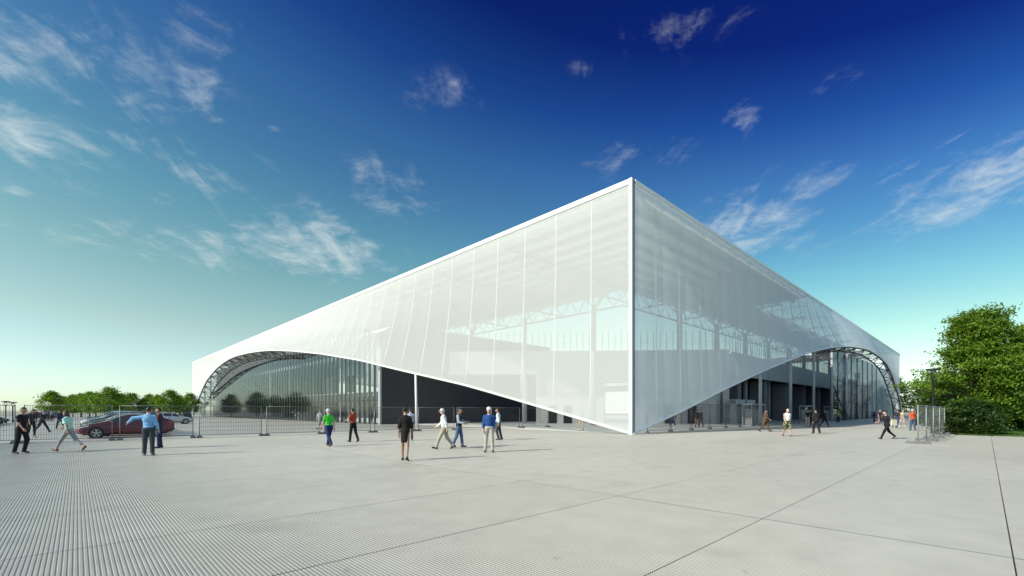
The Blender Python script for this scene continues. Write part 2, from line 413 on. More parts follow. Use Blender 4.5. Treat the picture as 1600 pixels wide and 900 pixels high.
# ------------------------------------------------------------------ stadium
UL, VR, ZT = 167.5, 142.0, 17.8
st = thing('stadium', 'huge white mesh wrapped stadium with a sharp pointed corner and arched openings', 'stadium', (CX, CY, 0), ANG)
def smoothed(xs, ks, vs):
    y = np.interp(xs, ks, vs)
    for _ in range(3):
        z = y.copy(); z[1:-1] = (y[:-2] + 2 * y[1:-1] + y[2:]) / 4; y = z
    return y
gx_l = np.linspace(0, UL, 336); gx_r = np.linspace(0, VR, 285)
D_L = smoothed(gx_l, [0,14,27,40,60,90,120,150,160,UL], [0,.8,2,3,4.2,5,4.2,2.2,1.0,0])
Z_L = smoothed(gx_l, [0,4,10.9,17.7,28.6,36.8,46.9,56.5,66.7,73,79.2,86,92.7,99.5,106.7,113.5,120.5,128.5,136.2,143.5,150,152.5,UL],
               [.02,.97,2.59,4.17,6.31,7.96,9.57,10.83,11.9,12.3,12.55,12.64,12.5,12.15,11.5,10.5,9.2,7.5,5.6,3.7,1.6,.03,.03])
D_R = smoothed(gx_r, [0,15,36,40,50,62,75,90,105,122,VR], [0,.5,1.2,1.5,2.4,3.9,4.9,5.2,4.4,2.4,0])
Z_R = smoothed(gx_r, [0,7.7,13.7,24.5,36.3,41.8,47.4,53.8,60.6,65,69,72,75,79,82.4,87.7,93,97.5,99,VR],
               [.02,1.81,3.35,5.91,8.42,9.52,10.42,11.16,11.44,11.35,10.99,10.6,10.05,9.05,7.88,5.33,2.6,.4,.03,.03])
PW = 1.45
def pw_(side, a): return PW if side == 'L' else PW + (0.82 - PW) * min(1, max(0, (a - 38) / 22))
def mem_pt(side, a, t):
    """a metres along the front, t from the roof edge (0) to the free edge (1)"""
    g, dd, zz_ = (gx_l, D_L, Z_L) if side == 'L' else (gx_r, D_R, Z_R)
    d = float(np.interp(a, g, dd)); zb = float(np.interp(a, g, zz_))
    z = ZT + (zb - ZT) * t; o = -d * t ** pw_(side, a)
    o += (0.035 if side == 'L' else 0.10) * math.sin(math.pi * a / (3.5 if side == 'L' else 3.7)) ** 2 * math.sin(math.pi * min(1, t * 1.02)) ** .5
    return (o, a, z) if side == 'L' else (a, o, z)
def mem_top_at(side, a, off):
    """height where the membrane stands off metres outside the front line"""
    g, dd, zz_ = (gx_l, D_L, Z_L) if side == 'L' else (gx_r, D_R, Z_R)
    d = float(np.interp(a, g, dd)); zb = float(np.interp(a, g, zz_))
    if d <= off: return 0.0 if d < off - 0.3 else zb
    t = (off / d) ** (1 / pw_(side, a))
    return ZT + (zb - ZT) * t
def membrane(side, mat, label):
    g = gx_l if side == 'L' else gx_r; nt_ = 22
    V = [[mem_pt(side, a, k / nt_) for k in range(nt_ + 1)] for a in g]
    V = np.array(V).reshape(-1, 3); n = nt_ + 1; Q = []
    for i in range(len(g) - 1):
        for k in range(nt_):
            q = (i*n+k, (i+1)*n+k, (i+1)*n+k+1, i*n+k+1)
            Q.append(q if side == 'L' else q[::-1])
    o = link('facade_membrane', np_mesh('facade_membrane', V, Q, mat), st); o['label'] = label
    # edge tube along the free edge, fascia along the roof, upright border at the point
    mb = MB(); pts = [Vector(mem_pt(side, a, 1.0)) for a in g[::2]]
    mb.path(pts, 0.10 if side == 'L' else 0.085, 8); mb.build('edge_tube', M['white_steel'], o)
    mb = MB()
    if side == 'L':
        mb.box((-0.09, 0.0, ZT - 0.26), (0.28, UL, ZT + 0.10))
    else:
        mb.box((0.30, -0.08, ZT - 0.16), (VR, 0.28, ZT + 0.08))
    mb.build('roof_fascia', M['white_steel'], o)
    k = 0; a = 3.5
    end = 160 if side == 'L' else 128
    while a < end:
        mb = MB(); ins = 0.10
        pts = []
        for t in np.linspace(0.02, 0.995, 9):
            p = Vector(mem_pt(side, a, t)); p += Vector((ins, 0, 0)) if side == 'R' and False else Vector((0.02, 0, 0)) if side == 'L' else Vector((0, 0.16, 0))
            pts.append(p)
        mb.path(pts, 0.028 if side == 'L' else 0.055, 6)
        mb.build('support_tube', M['seam'] if side == 'L' else M['grey_steel'], o)
        a += 3.5 if side == 'L' else 3.7
    return o
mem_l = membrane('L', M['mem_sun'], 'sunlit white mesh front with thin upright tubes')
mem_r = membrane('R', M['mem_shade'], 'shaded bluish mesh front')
mb = MB(); mb.box((-0.12, -0.02, 0), (0.09, 0.20, ZT + 0.11)); mb.build('corner_mast', M['white_steel'], st)
mb = MB(); mb.box((0.12, -0.05, 0.0), (0.21, 0.15, ZT + 0.05))
mb.build('corner_seam', M['dark_steel'], st)
# the two back fronts
mb = MB(); mb.add([(0.3, UL, 5), (VR, UL, 5), (VR, UL, ZT), (0.3, UL, ZT)], [(0,1,2,3)]); mb.add([(VR, 0.3, 0.1), (VR, UL-.1, 0.1), (VR, UL-.1, ZT), (VR, 0.3, ZT)], [(0,1,2,3)])
mb.build('back_membrane', M['mem_shade'], st)

# roof ring with purlins beneath
RL, RR = 22.0, 14.7
mb = MB(); z0, z1 = 17.25, 17.55
mb.box((0.35, 0.35, z0), (RL, UL - 0.3, z1)); mb.box((RL, 0.35, z0), (45, RR, z1)); mb.box((45, 7.0, z0), (VR - 0.3, RR, z1))  # outer strip left open so sun lights the right mesh from behind
mb.box((RL, UL - RR, z0), (VR - 0.3, UL - 0.3, z1)); mb.box((VR - RL, RR, z0), (VR - 0.3, UL - RR, z1))
roof = mb.build('roof', M['roof'], st)
mb = MB()
for k in range(1, 10):
    v = k * 2.2 - 0.3; u0 = max(0.4, v * RR / RL)
    mb.box((v - .09, u0, z0 - .45), (v + .09, UL - 1, z0))
for k in range(1, 8):
    u = k * 1.95 - 0.3; v0 = u * RL / RR
    mb.box((v0, u - .09, z0 - .45), (45 if u < 7 else VR - 1, u + .09, z0))
mb.build('purlin', M['purlin'], roof)
def truss(mb, a, b, zt, zb, n, r=0.09, inset=None):
    a, b = Vector(a), Vector(b)
    mb.tube((a.x, a.y, zt), (b.x, b.y, zt), r * 1.3, n=6); mb.tube((a.x, a.y, zb), (b.x, b.y, zb), r * 1.3, n=6)
    for i in range(n):
        p = a.lerp(b, i / n); q = a.lerp(b, (i + .5) / n); s = a.lerp(b, (i + 1) / n)
        mb.tube((p.x, p.y, zt), (q.x, q.y, zb), r * .8, n=5); mb.tube((q.x, q.y, zb), (s.x, s.y, zt), r * .8, n=5)
mb = MB()
truss(mb, (RL, RR, 0), (RL, UL - RR, 0), 17.1, 15.0, 48)
truss(mb, (RL, RR, 0), (VR - RL, RR, 0), 17.1, 15.0, 36)
truss(mb, (RL - 4, RR, 0), (RL - 4, UL - RR, 0), 17.0, 15.6, 48, 0.07)
truss(mb, (RL, RR - 4, 0), (VR - RL, RR - 4, 0), 17.0, 15.6, 36, 0.07)
mb.build('inner_truss', M['grey_steel'], st)
for k in range(12):
    u = 14.1 + 11.1 * k
    mb = MB(); truss(mb, (0.8, u, 0), (RL, u, 0), 16.9, 15.2, 7, 0.08); mb.build('roof_truss', M['grey_steel'], st)
for k in range(10):
    v = 25.9 + 11.1 * k
    mb = MB(); truss(mb, (v, 0.9, 0), (v, RR, 0), 16.9, 15.2, 5, 0.08); mb.build('roof_truss', M['grey_steel'], st)
def column(v, u):
    mb = MB(); mb.tube((v, u, 0), (v, u, 13.6), 0.34, 0.30, 12)
    c = mb.build('column', M['grey_steel'], st)
    mb = MB()
    for dv, du in ((4.5,0),(-4.5,0),(0,3.2),(0,-3.2),(3,2.4),(-3,-2.4)):
        mb.tube((v, u, 13.4), (v + dv, u + du, 16.9), 0.085, 0.06, 8)
    mb.build('branch', M['grey_steel'], c)
for k in range(12): column(14.8, 14.1 + 11.1 * k)
for k in range(9): column(25.9 + 11.1 * k, 9.2)

# bowl corner: chamfered wall with horizontal boards, a lower concourse wall in front, the gate through it
A_, B_ = Vector((9.0, 34.0)), Vector((34.2, 6.4)); CHD = (B_ - A_).normalized(); CHN = Vector((-CHD.y, CHD.x)); LEN = (B_ - A_).length
if CHN.dot(Vector((-1, -1))) < 0: CHN = -CHN
def chp(s, n=0.0): return A_ + CHD * s + CHN * n
def chbox(mb, s0, s1, n0, n1, z0, z1, mi=0):
    p = [chp(s0,n0), chp(s1,n0), chp(s1,n1), chp(s0,n1)]
    vs = [(q.x,q.y,z0) for q in p] + [(q.x,q.y,z1) for q in p]
    mb.add(vs, [(0,1,2,3),(7,6,5,4),(0,4,5,1),(1,5,6,2),(2,6,7,3),(3,7,4,0)], mi)
def s_at(px):
    best = min(np.linspace(-10, LEN + 20, 4000), key=lambda s: abs(800 + F * (lambda q: q.x / q.y)(W(chp(s).x, chp(s).y)) - px)); return float(best)
g0, g1 = s_at(946), s_at(985)
mb = MB()
sl_ = s_at(838); chbox(mb, 0, sl_, -0.4, 0, 6.6, 9.75); chbox(mb, sl_, g0, -0.4, 0, 0, 9.75); chbox(mb, g1, LEN, -0.4, 0, 0, 9.75); chbox(mb, g0, g1, -0.4, 0, 5.4, 9.75)
for k in range(14):
    z = 3.8 + k * 0.43
    if z < 5.5:
        chbox(mb, sl_ + .05, g0 - .05, 0.002, 0.05, z, z + .36); chbox(mb, g1 + .05, LEN, 0.002, 0.05, z, z + .36)
    else: chbox(mb, 0.1 if z > 6.6 else sl_ + .05, LEN, 0.002, 0.05, z, z + .36)
mb.build('bowl_wall', M['bowl'], st)
mb = MB()
s0_, s1_ = s_at(838), s_at(1112)
chbox(mb, max(1.2, s0_), g0 - .4, 1.2, 1.6, 0, 3.5); chbox(mb, g1 + .4, min(LEN, s1_), 1.2, 1.6, 0, 3.5)
cw = mb.build('concourse_wall', M['bowl'], st)
for px in (863, 886, 1040, 1075):
    s = s_at(px); mb = MB(); chbox(mb, s - .55, s + .55, 1.602, 1.66, 0, 2.3); mb.build('door', M['dark_conc'], cw)
mb = MB()
s = 0.4
while s < LEN:
    p = chp(s, -0.1); mb.tube((p.x, p.y, 9.7), (p.x, p.y, 12.3), 0.045, n=6); s += 0.85
p, q = chp(0.4, -.1), chp(LEN, -.1); mb.tube((p.x,p.y,10.8), (q.x,q.y,10.8), 0.02, n=5)
for k in range(60):
    v = 35 + k * 0.95
    mb.tube((v, 6.6, 9.6), (v, 6.6, 12.2), 0.045, n=6)
mb.build('parapet_fence', M['dark_steel'], st)

# raked stands (stepped both above and below)
def stand(name, axis, fixed0, fixed1, o0, z0, o1, z1, n, mat, matseat=None, fence=False):
    mb = MB(); 
    for i in range(n):
        a = o0 + (o1 - o0) * i / n; b = o0 + (o1 - o0) * (i + 1) / n; z = z0 + (z1 - z0) * i / n
        dz = abs(z1 - z0) / n
        lo, hi = min(a, b), max(a, b)
        zb = z - dz - 0.22
        f0 = fixed0
        if fence and a > 17: f0 = fixed0 + (a - 17) * 1.7
        if axis == 'v': mb.box((f0, lo, zb), (fixed1, hi, z), 0)
        else: mb.box((lo, fixed0, zb), (hi, fixed1, z), 0)
        m_ = (a + b) / 2
        if matseat is not None:
            if axis == 'v': mb.box((f0 + .5, m_ - .2, z + .003), (fixed1 - .5, m_ + .2, z + .42), 1)
            else: mb.box((m_ - .2, fixed0 + .5, z + .003), (m_ + .2, fixed1 - .5, z + .42), 1)
    return mb.build(name, [mat] + ([matseat] if matseat is not None else []), st)
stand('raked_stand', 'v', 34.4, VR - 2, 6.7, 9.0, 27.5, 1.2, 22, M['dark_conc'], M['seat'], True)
stand('raked_stand', 'u', 20, UL - 18, 140.0, 12.0, 112, 1.0, 26, M['bowl'], M['seat'])
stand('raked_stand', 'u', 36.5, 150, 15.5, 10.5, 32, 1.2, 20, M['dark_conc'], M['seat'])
stand('raked_stand', 'v', 34, 110, UL - 4, 11.0, UL - 28, 1.2, 22, M['bowl'], M['seat'])
# band of ribbed metal behind the right hand stand
mb = MB(); v = 35.0
mb.box((34.6, 6.2, 6.4), (VR - 3, 6.32, 9.5))
while v < VR - 3: mb.box((v, 6.06, 6.5), (v + .35, 6.198, 9.45)); v += 0.7
mb.build('ribbed_band', M['ribbed_panel'], st)
for k in range(10):
    v = 39.5 + 11.1 * k - 5.55 * 0
    mb = MB(); mb.box((v - .7, 7.0, 0), (v + .7, 9.2, 6.35)); mb.build('pier', M['pier'], st)
for v in (34.0,):
    mb = MB(); mb.box((v - .6, 7.0, 0), (v + .6, 9.0, 6.35)); mb.build('pier', M['pier'], st)
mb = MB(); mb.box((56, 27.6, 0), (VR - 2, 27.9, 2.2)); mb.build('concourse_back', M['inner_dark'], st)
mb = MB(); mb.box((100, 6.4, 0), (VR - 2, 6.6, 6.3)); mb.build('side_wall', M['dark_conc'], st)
# entrance portals beneath the stand
for v in (33.2, 37.0):
    mb = MB(); mb.box((v, 5.2, 0), (v + .5, 6.0, 3.1)); mb.box((v + 2.6, 5.2, 0), (v + 3.1, 6.0, 3.1)); mb.box((v, 5.15, 2.55), (v + 3.1, 6.05, 3.15))
    mb.build('entrance_portal', M['bowl'], st)

# uprights and glazing of the shaded front
for k in range(11):
    v = 26.1 + 11.1 * k
    if v > 99: break
    zt_ = max(1.0, float(np.interp(v, gx_r, Z_R)) + 0.9)
    zt_ = min(zt_, mem_top_at('R', v, 0.45) if mem_top_at('R', v, 0.45) > 1 else zt_)
    mb = MB(); mb.tube((v, 0.05, 0), (v, 0.05, zt_), 0.18, n=10); mb.build('facade_post', M['grey_steel'], st)
vs = list(list(np.linspace(59.4, 103.8, 25)) + [108, 114, 121, 129, 137])
mb = MB()
for a, b in zip(vs[:-1], vs[1:]):
    za = zb_ = 12.0
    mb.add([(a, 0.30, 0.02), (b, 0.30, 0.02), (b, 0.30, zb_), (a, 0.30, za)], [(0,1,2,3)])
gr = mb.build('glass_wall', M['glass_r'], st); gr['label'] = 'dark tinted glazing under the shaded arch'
mb = MB()
for z in (3.2, 6.8): mb.beam((59.4, 0.24, z), (98 if z < 5 else 92, 0.24, z), 0.08, 0.10)
for k in range(0, 25, 3):
    x = vs[k]; zt_ = 11.98
    if zt_ > 0.6: mb.box((x - .04, 0.2, 0), (x + .04, 0.29, zt_))
mb.build('mullion', M['dark_steel'], gr)

# arch trusses behind the free edges
def arch(side, a0, a1, n, dep, mat):
    mb = MB(); g, dd, zz_ = (gx_l, D_L, Z_L) if side == 'L' else (gx_r, D_R, Z_R)
    up, lo = [], []
    for a in np.linspace(a0, a1, n * 4 + 1):
        o = Vector(mem_pt(side, a, 1.0)); zb = o.z
        dn = (float(np.interp(a + 1, g, zz_)) - float(np.interp(a - 1, g, zz_))) / 2
        L_ = math.hypot(1, dn)
        inn = 2.2 if side == 'L' else 1.2
        al = dn * dep / L_; dz = dep / L_
        oo = Vector((o.x + .12, o.y, o.z - .12)) if side == 'L' else Vector((o.x, o.y + .12, o.z - .12))
        ii = Vector((o.x + inn, o.y + al, max(.15, o.z - dz))) if side == 'L' else Vector((o.x + al, o.y + inn, max(.15, o.z - dz)))
        up.append(oo); lo.append(ii)
    q_ = 1.0 if side == 'L' else 0.75
    mb.path(up, 0.13 * q_, 7); mb.path(lo, 0.15 * q_, 7)
    for i in range(n):
        mb.tube(up[4*i], lo[4*i+2], 0.07, n=5); mb.tube(lo[4*i+2], up[4*i+4], 0.07, n=5); mb.tube(up[4*i], lo[4*i], 0.07, n=5)
    mb.build('arch_truss', mat, st)
arch('L', 62, 151.5, 17, 1.0, M['dark_steel'])
arch('R', 46, 98.6, 13, 0.6, M['dark_steel'])

# main stand building behind the sunlit front
U0, U1, VG, HB = 34.4, 149.0, -1.2, 12.4
def cap_h(u): 
    m = mem_top_at('L', u, -VG + 0.15)
    return max(0.4, min(HB, m - 0.1))
us = [U0 + 1.4 * k for k in range(65)] + [128.5, 132, 136, 140, 144]
mb = MB()
for a, b in zip(us[:-1], us[1:]):
    mb.add([(VG, a, 0.02), (VG, b, 0.02), (VG, b, cap_h(b)), (VG, a, cap_h(a))], [(3,2,1,0)])
gl = mb.build('glass_wall', M['glass_l'], st); gl['label'] = 'tall clear glazing with dark fins under the sunlit arch'
for u in us[1:]:
    if u > 125 and u not in (132, 140): continue
    mb = MB(); mb.box((VG - .03, u - .03, 0), (VG - .012, u + .03, cap_h(u) - .02)); mb.box((VG + .012, u - .03, 0), (VG + .30, u + .03, cap_h(u) - .02))
    mb.build('mullion', M['dark_steel'], gl)
mb = MB(); zc = cap_h(U0)
mb.add([(VG-.05,U0-.3,0),(30.0,U0-.3,0),(30.0,U0-.3,HB),(0.6,U0-.3,HB),(VG-.05,U0-.3,zc),
        (VG-.05,U0-.02,0),(30.0,U0-.02,0),(30.0,U0-.02,HB),(0.6,U0-.02,HB),(VG-.05,U0-.02,zc)],
       [(0,1,2,3,4),(9,8,7,6,5),(0,5,6,1),(1,6,7,2),(2,7,8,3),(3,8,9,4),(4,9,5,0)])
mb.build('end_wall', M['end_wall'], st)
mb = MB(); mb.box((VG - .12, U0 - .36, 0), (VG + .10, U0 - .302, zc - 1.8)); mb.box((VG - .12, U0 - .302, 0), (VG - .053, U0 + .06, zc - 1.8)); mb.build('corner_trim', M['grey_steel'], st)
mb = MB(); mb.box((0.8, U0, HB - .35), (15.5, U1, HB)); mb.box((-0.2, 46, HB - .35), (0.79, 118, HB)); mb.build('flat_roof', M['inner_white'], st)
mb = MB(); mb.box((-0.75, U0 + .05, 3.15), (3.39, 146, 4.05)); mb.box((3.39, 57.6, 3.15), (13.1, 146, 4.05)); mb.build('floor_slab', M['inner_dark'], st)
mb = MB(); mb.box((-0.82, U0 + .05, 4.05), (-0.70, 146, 4.17)); mb.build('floor_edge', M['white_steel'], st)
mb = MB()
for k in range(30): mb.box((-.80, 35.0 + 1.4 * k, 3.55), (-.755, 35.4 + 1.4 * k, 3.9))
mb.build('slab_bracket', M['white_steel'], st)
mb = MB()
u = 49.0
while u < 116: mb.box((-0.62, u, 9.05), (-0.5, u + 1.15, 9.6)); u += 1.4
mb.box((-0.49, 48, 9.05), (3.39, 116, 9.6)); mb.box((3.39, 57.6, 9.05), (13.1, 116, 9.6)); mb.build('upper_slab', M['inner_white'], st)
mb = MB(); mb.box((13.2, 57.6, 0), (13.5, 146, 12.0)); mb.box((2.0, 146.05, 0), (13.2, 146.3, 8.0)); mb.build('back_wall', M['inner_dark'], st)
mb = MB(); mb.box((3.4, U0 + .05, 0), (3.6, 57.5, 3.1)); mb.box((3.4, U0 + .05, 4.06), (3.6, 57.5, 12.0)); lw_ = mb.build('light_wall', M['inner_white'], st)
mb = MB(); mb.box((3.33, 51.2, 4.6), (3.398, 54.6, 7.2)); mb.box((3.33, 45.2, 0.05), (3.398, 46.5, 2.4)); mb.box((3.33, 54.2, 0.05), (3.398, 55.6, 2.4)); mb.build('door', M['inner_dark'], lw_)
for k in range(7):
    mb = MB(); u = 47.4 + 11.1 * k; mb.tube((-0.35, u, 0), (-0.35, u, min(9.0, cap_h(u))), 0.16, n=10); mb.build('inner_column', M['white_steel'], st)
# stair inside the glazed hall
mb = MB()
for k in range(22): mb.box((1.5, 70 + k * .5, k * .185), (3.7, 70.55 + k * .5, k * .185 + .16))
mb.beam((1.45, 70, 1.0), (1.45, 81, 5.1), .05, .08); mb.build('stair', M['white_steel'], st)
for k in range(6):
    mb = MB(); u = 52 + 8 * k; mb.box((6, u, 0.01), (9, u + 3.2, 2.6)); mb.build('kiosk', M['inner_white'], st)
for k in range(6):
    mb = MB(); u = 50 + 9 * k; mb.box((7, u, 4.07), (9.5, u + 4.4, 8.2)); mb.build('upper_room', M['pier'] if k % 2 else M['inner_white'], st)
for k in range(11):
    u = 25.2 + 11.1 * k
    e = Vector(mem_pt('L', u, 1.0))
    if e.z < 1 or u > 30: continue
    mb = MB(); mb.tube((e.x + .18, u, 0), (e.x + .05, u, e.z - .02), 0.12, n=10); mb.build('facade_post', M['white_steel'], st)
# ------------------------------------------------------------------ fences
ORD = ['first','second','third','fourth','fifth','sixth','seventh','eighth','ninth','tenth','eleventh','twelfth','thirteenth','fourteenth','fifteenth','sixteenth']
def make_panel(name, length, h, foot_len, foot_w, frame_m, wires=True, nvert=34, pale=False):
    root = thing(name, '', 'fence')
    mb = MB()
    for x in (0.03, length - 0.03): mb.tube((x, 0, 0.05), (x, 0, h), 0.024, n=8)
    mb.tube((0.03, 0, 0.16), (length - .03, 0, 0.16), 0.018, n=6); mb.tube((0.03, 0, h - .03), (length - .03, 0, h - .03), 0.020, n=6)
    mb.build('frame', frame_m, root)
    mb = MB()
    if wires:
        for k in range(1, nvert):
            x = 0.03 + (length - .06) * k / nvert; mb.tube((x, 0, .16), (x, 0, h - .03), 0.0062, n=4, cap=False)
        for k in range(1, 7):
            z = .16 + (h - .19) * k / 7; mb.tube((.03, 0.008, z), (length - .03, 0.008, z), 0.0058, n=4, cap=False)
    else:
        for z in (0.45, 0.8, 1.35): mb.tube((.03, 0.008, z), (length - .03, 0.008, z), 0.007, n=4, cap=False)
        for k in range(1, 12): x = length * k / 12; mb.tube((x, 0, .16), (x, 0, h - .03), 0.003, n=4, cap=False)
    mb.build('wire_mesh', M['wire'] if not pale else M['galv_pale'], root)
    for x in (0.03, length - 0.03):
        mb = MB(); l2, w2 = foot_len / 2, foot_w / 2
        a = [(x-w2,-l2,0.0),(x+w2,-l2,0.0),(x+w2,l2,0.0),(x-w2,l2,0.0)]
        b = [(p[0]+(x-p[0])*.28, p[1]*.88, .13) for p in a]; m_ = [(p[0], p[1], .07) for p in a]
        mb.add(a + m_ + b, [(3,2,1,0)] + [(i, (i+1)%4, 4+(i+1)%4, 4+i) for i in range(4)] + [(4+i, 4+(i+1)%4, 8+(i+1)%4, 8+i) for i in range(4)] + [(8,9,10,11)])
        mb.build('foot', M['feet'], root)
    return root
f_dir = Vector((0.779, 0.627, 0)).normalized(); f_ang = math.atan2(f_dir.y, f_dir.x)
f0 = Vector((-25.1, 23.35, 0)); proto = make_panel('fence_panel', 3.45, 1.97, 0.62, 0.26, M['galv'])
f_note = ['cut off by the left edge of the view', 'behind the walkers in black and in mint', 'in front of the burgundy car boot',
          'before the far end of the arch', 'before the glazed arch', 'behind the man in green', 'behind the man in red', 'behind the woman in the black dress',
          'behind the man in the white sweater', 'behind the man in navy', 'nearest the stadium corner']
ends = [37, 190, 316, 420, 507, 583, 647, 703, 754, 798]
for i in range(11):
    o = proto if i == 0 else copy_tree(proto)
    p = f0 + f_dir * (3.72 * (i - 1)); o.location = p; o.rotation_euler = (0, 0, f_ang)
    tag(o, 'grey wire fence panel on block feet, ' + f_note[i], 'fence', 'wire fence panels in a line across the plaza')
# darker fence along the shaded front
pr2 = make_panel('security_fence', 3.55, 2.25, 0.3, 0.1, M['dark_steel'], nvert=30)
for i in range(7):
    o = pr2 if i == 0 else copy_tree(pr2)
    o.location = W(2.6 + 3.7 * i, 0.35); o.rotation_euler = (0, 0, ANG)
    tag(o, 'dark mesh fence bay under the shaded front, %s from the sharp corner' % ORD[i], 'fence', 'dark fence bays along the shaded front')
# short pale fence by the lamp post
pr3 = make_panel('barrier_panel', 3.45, 1.95, 0.95, 0.2, M['galv_pale'], wires=False, pale=True)
b0 = Vector((20.45, 22.9, 0)); bd = Vector((10.4, 9.5, 0)).normalized()
for i, nm in enumerate(['nearest the viewer', 'second along from the near end', 'third along, level with the lamp post', 'farthest, next to the shrub']):
    o = pr3 if i == 0 else copy_tree(pr3)
    o.location = b0 + bd * 3.55 * i; o.rotation_euler = (0, 0, math.atan2(bd.y, bd.x))
    tag(o, 'pale steel barrier panel beside the lamp post, ' + nm, 'barrier', 'pale barriers near the lamp post')

# ------------------------------------------------------------------ street lamps
def lamp(loc, h, label):
    r = thing('street_lamp', label, 'street lamp', loc)
    mb = MB(); mb.lathe((0,0,0), [(0.001,0),(.13,0),(.13,.25),(.085,.32),(.075,.9),(.07,1.0),(.065,h-.75),(.09,h-.72),(.09,h-.66),(.03,h-.6),(.001,h-.6)], 14); mb.build('pole', M['lamp_black'], r)
    mb = MB()
    for k in range(4):
        t = k*math.pi/2+.4; mb.tube((.05*math.cos(t), .05*math.sin(t), h-.7), (.38*math.cos(t), .38*math.sin(t), h-.12), 0.018, n=6)
    mb.build('bracket', M['lamp_black'], r)
    mb = MB(); mb.lathe((0,0,0), [(0.001,h-.14),(.40,h-.14),(.46,h-.10),(.40,h-.03),(.15,h),(0.001,h)], 18); mb.build('lamp_shade', M['lamp_black'], r)
    mb = MB(); mb.lathe((0,0,0), [(0.001,h-.30),(.10,h-.29),(.14,h-.145),(0.001,h-.143)], 12); mb.build('lens', M['lens'], r)
    return r
lamp(D(1458, 33.2), 4.75, 'black street lamp with a flat round top beside the big green tree')
lamp(D(9, 62), 3.0, 'tiny dark street lamp, leftmost of two over the car park')
lamp(D(20, 66), 2.95, 'tiny dark street lamp, right one of two over the car park')

# ------------------------------------------------------------------ turnstiles
def turnstile(v, u, label, w=3.6, cab=3):
    r = thing('turnstile_gate', label, 'turnstile', W(v, u), ANG)
    mb = MB()
    for x in (0.06, w - .06):
        mb.box((x - .06, -.06, 0), (x + .06, .06, 2.3)); mb.box((x - .06, .9, 0), (x + .06, 1.02, 2.3))
    mb.box((0, -.08, 2.30), (w, 1.04, 2.46)); mb.build('frame', M['galv_pale'], r)
    for k in range(cab):
        x = .35 + (w - .9) * k / max(1, cab - 1)
        mb = MB(); mb.box((x, .1, 0.002), (x + .24, .85, 1.85)); mb.build('cabinet', M['galv_pale'], r)
    mb = MB()
    for k in range(cab - 1):
        x = .35 + (w - .9) * k / max(1, cab - 1) + .3
        for z in np.linspace(.35, 1.75, 9): mb.tube((x, .45, z), (x + .75, .45, z), .022, n=6)
        mb.tube((x, .45, .2), (x, .45, 2.29), .04, n=8)
    mb.build('comb_arm', M['galv'], r)
turnstile(26.6, 1.1, 'pale framed turnstile gate behind the man in the white vest', 4.4, 3)
turnstile(50.6, 1.4, 'pale turnstile gate in the dark entrance, behind the man in the black suit', 4.4, 3)
turnstile(66.6, 1.6, 'farthest turnstile gate with four white cabinets below the arch', 7.0, 4)
def rail(v, ln, label):
    r = thing('queue_rail', label, 'railing', W(v, -.2), ANG); mb = MB()
    n = int(ln / 1.2) + 1
    for k in range(n):
        mb = MB(); mb.tube((ln*k/(n-1), 0, 0), (ln*k/(n-1), 0, 1.1), .03, n=6); mb.build('post', M['dark_steel'], r)
    mb = MB()
    for z in (.55, 1.08): mb.tube((0, 0, z), (ln, 0, z), .025, n=6)
    mb.build('handrail', M['dark_steel'], r)
rail(37.6, 12.5, 'dark low railing between the first two turnstile gates')
rail(60.0, 16, 'dark low railing in front of the farthest turnstile gate')

# ------------------------------------------------------------------ trees
def leaf_cloud(centers, nrm_up, count, spread, size, rg):
    """count leaves round every centre: small bent quads, mostly lying flat in sprays"""
    c = np.repeat(np.array(centers, np.float32), count, axis=0); n = len(c)
    off = rg.normal(0, 1, (n, 3)) * np.array(spread)[None]
    p = c + off
    th = rg.uniform(0, 2*np.pi, n); tilt = rg.normal(0, nrm_up, n); roll = rg.normal(0, nrm_up, n)
    sz = size * rg.uniform(.6, 1.35, n)
    ax = np.stack([np.cos(th)*np.cos(tilt), np.sin(th)*np.cos(tilt), np.sin(tilt)], 1)
    sx = np.stack([-np.sin(th), np.cos(th), np.zeros(n)], 1)
    sx = sx * np.cos(roll)[:, None] + np.array([0,0,1.])[None] * np.sin(roll)[:, None]
    a = p - ax * sz[:, None] * .5; b = p + sx * sz[:, None] * .32; d = p + ax * sz[:, None] * .5; e = p - sx * sz[:, None] * .32
    V = np.stack([a, b, d, e], 1).reshape(-1, 3); Q = np.arange(n * 4).reshape(-1, 4)
    return V, Q
def crown_pts(rg, n, h0, h1, rad, prof, gaps=0.0):
    pts = []
    while len(pts) < n:
        t = rg.uniform(0, 1); z = h0 + (h1 - h0) * t; rr = rad * prof(t)
        a = rg.uniform(0, 2*math.pi); r = rr * math.sqrt(rg.uniform(.12, 1.0))
        wob = 1 + .13 * math.sin(a * 3 + 5 * t) + .10 * math.sin(a * 5 - 9 * t)
        pts.append((r * wob * math.cos(a), r * wob * math.sin(a), z + rg.normal(0, .1)))
    return pts
